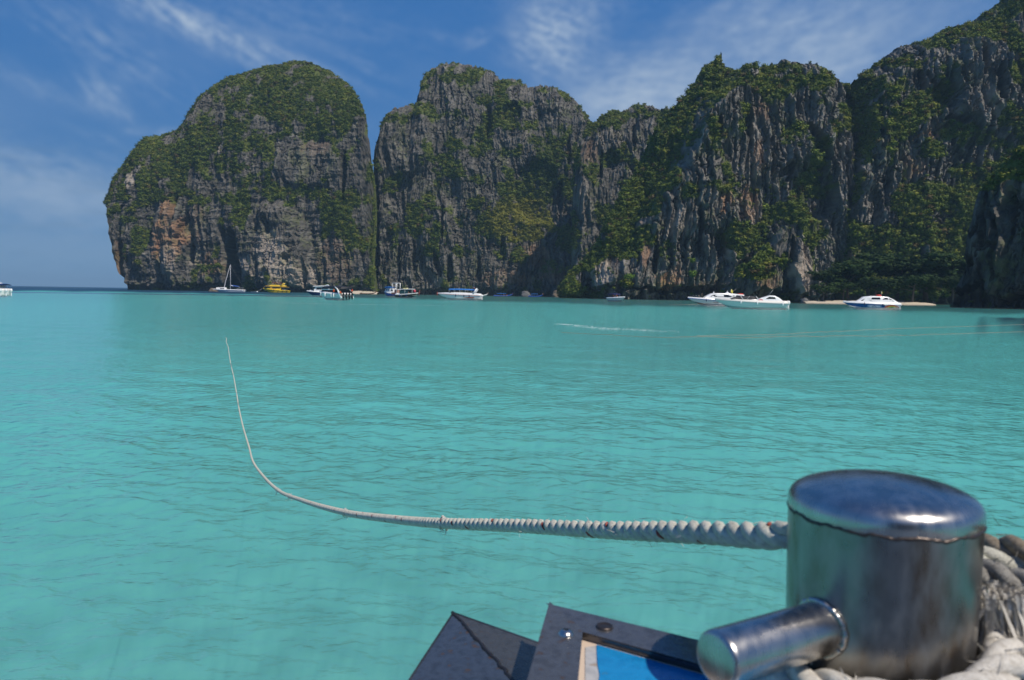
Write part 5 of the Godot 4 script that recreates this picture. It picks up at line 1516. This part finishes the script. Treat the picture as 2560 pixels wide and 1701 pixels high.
	for k in 130:
		var t := k / 129.0
		pts.append(G.lerp(r, t) + Vector3(0.0022 * wob.get_noise_2d(t * 40.0, 1.0), 0.0002, 0.0))
		rad.append(0.0015 + 0.0009 * wob.get_noise_2d(t * 90.0, 4.0))
	tube(st, pts, rad, 7)
	done(st, "weld_seam", M.weld, o)
	st = S()
	tube(st, [G + (l - G) * 0.003, G.lerp(l, 0.5), l], 0.0010, 6); tube(st, [G, G.lerp(q, 0.5), q], 0.0008, 6)
	done(st, "rounded_edge", M.corner_steel, o)
	# the boat this bow belongs to, behind the view
	o = thing("own_boat", "deck and wheelhouse of the boat that carries the bollard, behind the view", "boat", Vector3(0.25, 0, 0))
	st = S(false)
	slab(st, [Vector2(-0.32, -0.50), Vector2(-1.5, 2.6), Vector2(-1.7, 8.0), Vector2(1.7, 8.0), Vector2(1.5, 2.6), Vector2(0.40, -0.42)], 0.15, 1.62, 0.01)
	done(st, "bow_deck", M.deck_blue, o)
	st = S(false)
	box(st, Vector3(0, 2.6, 4.6), Vector3(2.4, 2.0, 2.8))
	done(st, "wheelhouse", M.deck_blue, o)
	st = S(false)
	box(st, Vector3(0, 2.9, 3.18), Vector3(1.9, 0.7, 0.04))
	done(st, "wheelhouse_window", M.glass, o)

# ------------------------------------------------------------------ shore
func make_tree(variant: int) -> Node3D:
	var r := RandomNumberGenerator.new()
	r.seed = 500 + variant
	var o := Node3D.new()
	var st := S()
	var lean := Vector3(r.randf_range(-0.6, 0.6), 0, r.randf_range(-0.4, 0.6))
	var top := Vector3(0, 6.5, 0) + lean * 2.0
	tube(st, [Vector3(0, -0.6, 0), Vector3(0, 1.5, 0) + lean * 0.3, Vector3(0, 4.0, 0) + lean, top], [0.36, 0.27, 0.2, 0.1], 8)
	var cr := S(false)
	for k in 7 + variant:
		var a := TAU * k / (7.0 + variant) + r.randf()
		var from := Vector3(0, 2.6 + 3.2 * r.randf(), 0) + lean * 0.7
		var tip := from + Vector3(cos(a), r.randf_range(0.25, 0.9), sin(a)) * r.randf_range(2.0, 3.8)
		tube(st, [from, from.lerp(tip, 0.5) + Vector3(0, 0.3, 0), tip], [0.13, 0.09, 0.04], 6)
		for q in 3:
			var p := tip + Vector3(r.randfn() * 1.0, r.randfn() * 0.5 + 0.3, r.randfn() * 1.0)
			var s := r.randf_range(0.9, 1.7)
			cr.append_from(M.clump, 0, Transform3D(Basis.from_euler(Vector3(0, r.randf() * TAU, r.randf_range(-0.3, 0.3))).scaled(Vector3(s * 1.25, s * 0.62, s * 1.25)), p))
	for q in 5:
		var s := r.randf_range(1.0, 1.7)
		cr.append_from(M.clump, 0, Transform3D(Basis.from_euler(Vector3(0, r.randf() * TAU, 0)).scaled(Vector3(s * 1.2, s * 0.7, s * 1.2)), top + Vector3(r.randfn(), r.randfn() * 0.5, r.randfn())))
	st.generate_normals()
	for p in [["trunk", st.commit(), M.bark], ["crown", cr.commit(), [M.tree_a, M.tree_b, M.tree_c][variant % 3]]]:
		var m := MeshInstance3D.new()
		m.name = p[0]
		m.mesh = p[1]
		m.material_override = p[2]
		o.add_child(m, true)
	return o

func beach_trees() -> void:
	var base := [make_tree(0), make_tree(1), make_tree(2), make_tree(3)]
	var spots := [[139, -352, 8.5, 1], [150, -357, 10.0, 0], [162, -352, 12.5, 2], [171, -360, 10.5, 3], [178, -350, 14.0, 0], [188, -356, 12.0, 1], [195, -348, 14.5, 2], [203, -352, 11.0, 0], [211, -346, 13.0, 3], [219, -340, 10.0, 1],
		[156, -366, 17.0, 3], [168, -371, 21.0, 1], [180, -368, 20.0, 2], [192, -366, 22.0, 0], [204, -364, 21.0, 3], [214, -358, 18.0, 2], [146, -366, 14.0, 2]]
	var where := ["leftmost, beside the pale rock pillar", "second from the pale rock pillar", "third from the pale rock pillar, dark crown", "fourth from the pale rock pillar", "above the bow of the blue cruiser", "above the roof of the blue cruiser", "above the stern of the blue cruiser", "right of the blue cruiser", "tall, near the right end of the beach", "at the beach end by the shaded rock",
		"behind the first row, left part", "behind the first row, tall, left of centre", "behind the first row, in the centre", "behind the first row, right of centre", "behind the first row, towards the shaded rock", "behind the first row, next to the shaded rock", "behind the first row, leftmost"]
	for i in spots.size():
		var q: Array = spots[i]
		var o: Node3D = base[q[3]].duplicate()
		o.name = numbered("beach_tree")
		add_child(o, true)
		var k: float = q[2] / 8.5
		o.position = Vector3(q[0], 0.8 if i < 10 else 3.5, q[1])
		o.rotation.y = i * 1.9
		o.scale = Vector3(k * 1.1, k * 0.92, k * 1.1)
		tag(o, "leafy tree above the sand beach, " + where[i], "tree", "trees above the right beach")
	for b in base: b.free()

func shore() -> void:
	# sand
	for b in [["sand_beach", "narrow pale sand beach under the trees at the right", [[130, -350], [145, -347], [160, -348], [173, -347], [185, -345]], 6.0, 1.3], ["sand_spit", "small pale sand spit at the cleft between the two left cliffs", [[-141, -640], [-130, -640], [-120, -640], [-110, -638]], 7.0, 2.2]]:
		var rows := []
		var n := noise(61, 2)
		for k in 31:
			var p := catmull(b[2], k / 30.0)
			var w: float = b[3] * (0.35 + 0.65 * sin(PI * clampf(0.08 + 0.84 * k / 30.0, 0, 1)))
			var h: float = b[4] * (0.5 + 0.5 * sin(PI * k / 30.0)) + n.get_noise_1d(k * 0.4) * 0.3
			rows.append(PackedVector3Array([Vector3(p.x, -0.6, p.y + w * 0.9 + n.get_noise_1d(k * 0.3 + 50.0) * 1.5), Vector3(p.x, 0.18, p.y + w * 0.6), Vector3(p.x, h * 0.6, p.y + w * 0.15), Vector3(p.x, h, p.y - w * 0.4), Vector3(p.x, h * 1.05, p.y - w * 1.6), Vector3(p.x, -0.6, p.y - w * 3.0)]))
		var st := S()
		grid(st, rows)
		tag(done(st, b[0], M.sand, null), b[1], "", "", "structure")
	# boulders
	for b in [[-226.0, -592.0, 7.0, 2.6, M.boulder, "tan boulder at the waterline by the bow of the yacht", 1], [206.0, -330.0, 5.0, 1.7, M.boulder_dark, "low grey boulder in shade at the right end of the beach", 2], [37.0, -640.0, 9.0, 5.0, M.boulder, "brown boulder under the dark overhang right of the blue longtails", 3], [10.5, -640.0, 8.0, 4.0, M.boulder_dark, "low dark boulder inside the dark overhang", 4], [131.0, -352.0, 3.5, 2.2, M.boulder_dark, "grey rock at the left end of the sand beach", 5]]:
		var st := S()
		var n := noise(80 + b[6], 3)
		var rows := []
		for i in 13:
			var t := PI * i / 12.0
			var ring := PackedVector3Array()
			for k in 20:
				var a := TAU * k / 20
				var v := Vector3(sin(t) * cos(a), -cos(t), sin(t) * sin(a))
				v *= 1.0 + 0.4 * n.get_noise_3dv(v * 1.6)
				ring.append(Vector3(v.x * b[2] * 0.5, v.y * b[3], v.z * b[2] * 0.4))
			rows.append(ring)
		grid(st, rows, true)
		var o := done(st, "boulder", b[4], null)
		o.position = Vector3(b[0], 0, b[1])
		tag(o, b[5], "boulder")
	# two bright bushes that stand out low on the right cliff
	for b in [[64.8, 12.6, -441.0, 2.7, "bright green bush low on the right cliff above the small boat heading this way"], [100.5, 14.6, -438.0, 2.6, "bright green bush low on the right cliff above the blue striped cruiser"], [100.0, 22.0, -437.5, 1.9, "small bright green bush halfway up the lower right cliff, above another bush"]]:
		var o := thing("bush", b[4], "bush", Vector3(b[0], b[1], b[2]))
		var st := S(false)
		var r := RandomNumberGenerator.new()
		r.seed = int(b[0])
		for k in 9:
			var s: float = b[3] * r.randf_range(0.35, 0.6)
			st.append_from(M.clump, 0, Transform3D(Basis.from_euler(Vector3(r.randf(), r.randf() * TAU, 0)).scaled(Vector3.ONE * s), Vector3(r.randfn() * b[3] * 0.42, r.randf_range(-0.3, 0.6) * b[3], r.randf_range(-1.0, 0.8))))
		put("leaves", st.commit(), M.bush_bright, o)
		st = S()
		for k in 3: tube(st, [Vector3(0.3 * k - 0.3, -b[3] * 0.9, -2.5), Vector3(0.4 * k - 0.4, -b[3] * 0.4, -0.8), Vector3(0.7 * k - 0.7, 0.3, 0)], [0.12, 0.09, 0.05], 6)
		done(st, "stems", M.bark, o)
	# foam
	for f in [["white foam streak of an old wake in mid bay", [[3.2, -53.0], [4.6, -49.0], [6.4, -46.0], [8.2, -44.6]], 420, 0.42], ["white foam streak behind the black canopy boat", [[-36.0, -122.0], [-28.0, -118.0], [-20.0, -119.0], [-12.0, -121.0]], 420, 0.7]]:
		var r := RandomNumberGenerator.new()
		r.seed = 5
		var st := S(false)
		for k in f[2]:
			var t := r.randf()
			var p: Vector2 = catmull(f[1], t) + Vector2(r.randfn(), r.randfn() * 0.8) * f[3] * (0.4 + 1.2 * t)
			var s: float = r.randf_range(0.008, 0.026) * (1.0 + f[3])
			var y := wave(p.x, p.y, p.length()) + 0.02
			var ring := []
			for q in 6: ring.append(Vector3(p.x + s * 1.8 * cos(TAU * q / 6) * r.randf_range(0.6, 1.2), y, p.y + s * sin(TAU * q / 6) * r.randf_range(0.6, 1.2)))
			for q in 6: tri(st, Vector3(p.x, y + 0.012, p.y), ring[(q + 1) % 6], ring[q])
		tag(done(st, "wake_foam", M.foam, null), f[0], "foam", "", "stuff")

# ------------------------------------------------------------------ materials
func make_materials() -> void:
	M.stone = mat(Color.WHITE, 0.9, 0.0, 0.3)
	M.stone.vertex_color_use_as_albedo = true
	M.leaf = mat(Color.WHITE, 0.75, 0.0, 0.3)
	M.leaf.vertex_color_use_as_albedo = true
	M.clump = make_clump(3, 54, 0.24)
	var lin := func(r: float, g: float, b: float) -> Color: return Color(r, g, b).linear_to_srgb()
	for k in [["tree_a", 0.03, 0.06, 0.016], ["tree_b", 0.045, 0.08, 0.022], ["tree_c", 0.024, 0.048, 0.014], ["bush_bright", 0.10, 0.17, 0.022], ["bark", 0.12, 0.10, 0.08]]:
		M[k[0]] = mat(lin.call(k[1], k[2], k[3]), 0.8, 0.0, 0.3)
	M.sand = mat(lin.call(0.50, 0.43, 0.33), 0.95)
	M.boulder = mat(lin.call(0.15, 0.115, 0.08), 0.9); M.boulder_dark = mat(lin.call(0.11, 0.11, 0.11), 0.9)
	M.foam = mat(lin.call(0.45, 0.56, 0.56), 0.7)
	# boats
	for k in [["gel", 0.80, 0.80, 0.80, 0.25], ["gel_warm", 0.72, 0.69, 0.64, 0.3], ["gel_grey", 0.60, 0.62, 0.62, 0.3], ["white", 0.8, 0.8, 0.8, 0.4], ["antifoul", 0.015, 0.03, 0.05, 0.5], ["blue_trim", 0.02, 0.09, 0.36, 0.4], ["navy", 0.012, 0.03, 0.12, 0.5], ["navy_paint", 0.02, 0.04, 0.13, 0.5], ["navy_cloth", 0.03, 0.03, 0.14, 0.8],
			["grey", 0.35, 0.36, 0.37, 0.5], ["dark", 0.012, 0.012, 0.014, 0.4], ["black_cloth", 0.012, 0.014, 0.02, 0.6], ["red_bright", 0.62, 0.05, 0.03, 0.5], ["faded_red", 0.5, 0.12, 0.13, 0.5], ["faded_red_bright", 0.62, 0.06, 0.09, 0.4], ["hull_blue", 0.01, 0.10, 0.36, 0.25], ["hull_blue2", 0.02, 0.09, 0.40, 0.35], ["pale_blue", 0.22, 0.36, 0.58, 0.4], ["orange", 0.75, 0.25, 0.02, 0.4], ["orange_pale", 0.72, 0.36, 0.06, 0.5], ["yellow", 0.8, 0.68, 0.08, 0.6], ["yellow_pale", 0.75, 0.68, 0.25, 0.6],
			["leaf_green", 0.12, 0.32, 0.05, 0.5], ["blue_cloth", 0.03, 0.20, 0.62, 0.8], ["blue_cloth_dark", 0.02, 0.08, 0.32, 0.8], ["rust_red", 0.46, 0.10, 0.06, 0.5], ["dark_brown", 0.05, 0.035, 0.02, 0.7], ["brown_roof", 0.32, 0.10, 0.05, 0.5], ["hull_dark", 0.035, 0.035, 0.032, 0.35], ["pale_green", 0.5, 0.6, 0.52, 0.4], ["brick", 0.30, 0.14, 0.09, 0.7], ["red_lead", 0.22, 0.06, 0.05, 0.7], ["red", 0.5, 0.06, 0.05, 0.8],
			["yellow_boat", 0.72, 0.50, 0.02, 0.35], ["yellow_deck", 0.68, 0.40, 0.04, 0.45], ["mast", 0.55, 0.55, 0.57, 0.4], ["wood", 0.22, 0.13, 0.06, 0.7], ["wood_pale", 0.42, 0.33, 0.2, 0.7], ["wood_dark", 0.10, 0.055, 0.03, 0.7], ["olive_cloth", 0.26, 0.24, 0.10, 0.9], ["rope_tan", 0.34, 0.27, 0.19, 0.9], ["rope_thin", 0.5, 0.5, 0.48, 0.9], ["skin", 0.36, 0.20, 0.12, 0.6], ["hair", 0.012, 0.010, 0.008, 0.6], ["deck_blue", 0.06, 0.10, 0.16, 0.6]]:
		M[k[0]] = mat(lin.call(k[1], k[2], k[3]), k[4])
	M.steel_rail = mat(lin.call(0.6, 0.6, 0.6), 0.2, 1.0)
	M.glass = mat(lin.call(0.012, 0.014, 0.016), 0.06, 0.0, 0.6)
	M.glass_green = mat(lin.call(0.02, 0.06, 0.055), 0.08, 0.0, 0.6)
	for k in ["gel", "hull_blue", "yellow_boat", "gel_grey"]:
		M[k].clearcoat_enabled = true; M[k].clearcoat = 0.4; M[k].clearcoat_roughness = 0.1
	# polished steel, handled and a little stained
	M.steel = mat(Color.WHITE, 1.0, 1.0)
	M.steel.albedo_texture = noise_tex(41, 0.006, [[0.0, lin.call(0.16, 0.13, 0.105)], [0.4, lin.call(0.235, 0.23, 0.225)], [1.0, lin.call(0.37, 0.37, 0.37)]])
	M.steel.roughness_texture = noise_tex(42, 0.012, [[0.0, Color(0.24, 0.24, 0.24)], [0.6, Color(0.32, 0.32, 0.32)], [1.0, Color(0.45, 0.45, 0.45)]])
	M.steel.normal_enabled = true
	M.steel.normal_texture = bump_tex(43, 0.02, 1.5, 512, 4)
	M.steel.normal_scale = 0.10
	M.steel.uv1_triplanar = true
	M.steel.uv1_scale = Vector3(14, 5, 14)
	M.steel_cap = M.steel.duplicate()
	M.steel_cap.albedo_texture = noise_tex(44, 0.006, [[0.0, lin.call(0.40, 0.385, 0.37)], [1.0, lin.call(0.58, 0.57, 0.56)]])
	M.steel_cap.roughness_texture = noise_tex(45, 0.012, [[0.0, Color(0.2, 0.2, 0.2)], [1.0, Color(0.34, 0.34, 0.34)]])
	M.weld = mat(lin.call(0.085, 0.07, 0.065), 0.4, 0.8)
	var plate := func(seed_: int, a: Color, b: Color, rust: Color, cover: float, metal: float) -> StandardMaterial3D:
		var m := mat(Color.WHITE, 0.5, metal)
		m.albedo_texture = noise_tex(seed_, 0.012, [[0.0, a], [0.5, b], [cover, b.lerp(a, 0.5)], [minf(1.0, cover + 0.09), rust], [1.0, rust.lerp(a, 0.4)]], 512, 6)
		m.roughness_texture = noise_tex(seed_ + 1, 0.02, [[0.0, Color(0.32, 0.32, 0.32)], [1.0, Color(0.62, 0.62, 0.62)]])
		m.normal_enabled = true
		m.normal_texture = bump_tex(seed_ + 2, 0.05, 2.0, 512, 5)
		m.normal_scale = 0.25
		m.uv1_triplanar = true
		m.uv1_scale = Vector3(7, 7, 7)
		return m
	M.frame_steel = plate.call(51, lin.call(0.09, 0.09, 0.095), lin.call(0.14, 0.142, 0.15), lin.call(0.15, 0.085, 0.05), 0.78, 0.55)
	M.frame_steel_b = plate.call(54, lin.call(0.08, 0.082, 0.095), lin.call(0.13, 0.135, 0.15), lin.call(0.13, 0.085, 0.055), 0.88, 0.55)
	M.corner_steel = plate.call(57, lin.call(0.055, 0.065, 0.08), lin.call(0.095, 0.115, 0.145), lin.call(0.15, 0.085, 0.05), 0.76, 0.5)  # bluer than the right plate, sky reflection mixed into the colour
	M.corner_steel_b = plate.call(60, lin.call(0.05, 0.05, 0.05), lin.call(0.085, 0.085, 0.085), lin.call(0.11, 0.08, 0.06), 0.78, 0.4)
	M.cream = mat(lin.call(0.62, 0.50, 0.40), 0.6)
	M.primer = plate.call(63, lin.call(0.34, 0.34, 0.34), lin.call(0.48, 0.47, 0.46), lin.call(0.34, 0.25, 0.17), 0.78, 0.0)
	M.board_blue = plate.call(66, lin.call(0.006, 0.17, 0.40), lin.call(0.012, 0.23, 0.50), lin.call(0.06, 0.18, 0.28), 0.86, 0.0)
	var fibre := func(a: Color, b: Color, dirt: Color, sc: float) -> StandardMaterial3D:
		var m := mat(Color.WHITE, 0.9, 0.0, 0.25)
		m.albedo_texture = noise_tex(47, 0.02, [[0.0, dirt], [0.35, a], [1.0, b]], 512, 5)
		m.normal_enabled = true
		m.normal_texture = bump_tex(48, 0.11, 9.0, 512, 3)
		m.normal_scale = 0.9
		m.uv1_triplanar = true
		m.uv1_scale = Vector3(sc, sc, sc)
		return m
	M.rope = fibre.call(lin.call(0.56, 0.56, 0.48), lin.call(0.70, 0.69, 0.60), lin.call(0.34, 0.34, 0.27), 12.0)
	M.rope_b = fibre.call(lin.call(0.52, 0.51, 0.44), lin.call(0.66, 0.64, 0.55), lin.call(0.31, 0.30, 0.24), 12.0)
	M.rope_c = fibre.call(lin.call(0.58, 0.56, 0.48), lin.call(0.72, 0.69, 0.60), lin.call(0.35, 0.32, 0.25), 12.0)
	M.rope_white = fibre.call(lin.call(0.58, 0.55, 0.50), lin.call(0.72, 0.70, 0.66), lin.call(0.36, 0.33, 0.28), 14.0)
	M.rope_brown = fibre.call(lin.call(0.24, 0.20, 0.15), lin.call(0.36, 0.31, 0.24), lin.call(0.12, 0.10, 0.08), 14.0)
	M.rope_grey = fibre.call(lin.call(0.26, 0.25, 0.23), lin.call(0.38, 0.37, 0.34), lin.call(0.13, 0.12, 0.11), 14.0)
	M.yarn = mat(lin.call(0.30, 0.075, 0.055), 0.9)

func _ready() -> void:
	rng.seed = 20
	# camera, sky, sun, exposure
	var cam := Camera3D.new()
	cam.name = "camera"
	add_child(cam)
	cam.position = Vector3(0, 2, 0)
	cam.rotation = Vector3(-0.05903, 0, 0.0159)
	cam.near = 0.05
	cam.far = 40000.0
	var ca := CameraAttributesPhysical.new()
	ca.frustum_focal_length = 27.67
	ca.frustum_focus_distance = 3.0
	ca.exposure_aperture = 13.5
	ca.frustum_near = 0.05
	ca.frustum_far = 40000.0
	cam.attributes = ca
	cam.fov = 46.89
	cam.current = true
	var we := WorldEnvironment.new()
	we.name = "world_environment"
	var env := Environment.new()
	env.background_mode = Environment.BG_SKY
	env.sky = make_sky()
	env.background_energy_multiplier = 1.0
	env.tonemap_mode = Environment.TONE_MAPPER_LINEAR
	env.tonemap_exposure = 1.0
	env.sdfgi_enabled = true
	env.ssao_enabled = true
	env.ssil_enabled = true
	env.fog_enabled = true
	env.fog_density = 0.00012
	env.fog_light_color = Color(0.58, 0.73, 0.84)
	we.environment = env
	add_child(we)
	var sun := DirectionalLight3D.new()
	sun.name = "sun"
	sun.light_energy = 1.4
	sun.light_color = Color(1.0, 0.96, 0.9)
	sun.light_angular_distance = 0.5
	sun.shadow_enabled = true
	add_child(sun)
	sun.look_at_from_position(Vector3.ZERO, -Vector3(0.423, 0.809, 0.408))
	make_materials()
	make_sea()
	make_rock(ROCK_A, 101, "limestone_island", "domed limestone headland at the left with green top and orange stains", "shrubs and small trees covering the left headland")
	make_rock(ROCK_B, 201, "limestone_cliff", "wide grey limestone massif in the middle with a rounded summit", "shrubs and small trees covering the middle massif", [[29, 68, 38, 24, 0, 1]])
	make_rock(ROCK_C, 301, "limestone_saddle", "lower limestone saddle between the middle massif and the pointed ridge", "shrubs on the low saddle right of the middle massif")
	make_rock(ROCK_D, 401, "limestone_ridge", "steep pointed limestone ridge with a dark left flank, right of centre", "shrubs and small trees on the pointed ridge")
	make_rock(ROCK_E, 501, "limestone_wall", "tall fluted limestone wall rising out of the frame at the right", "shrubs and small trees on the tall right wall")
	make_rock(ROCK_P, 601, "limestone_pillar", "short pale limestone pillar at the foot of the pointed ridge", "shrubs on the short pale pillar")
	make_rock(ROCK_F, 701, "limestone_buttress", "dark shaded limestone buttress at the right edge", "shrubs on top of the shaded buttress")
	shore()
	beach_trees()
	fleet()
	foreground()
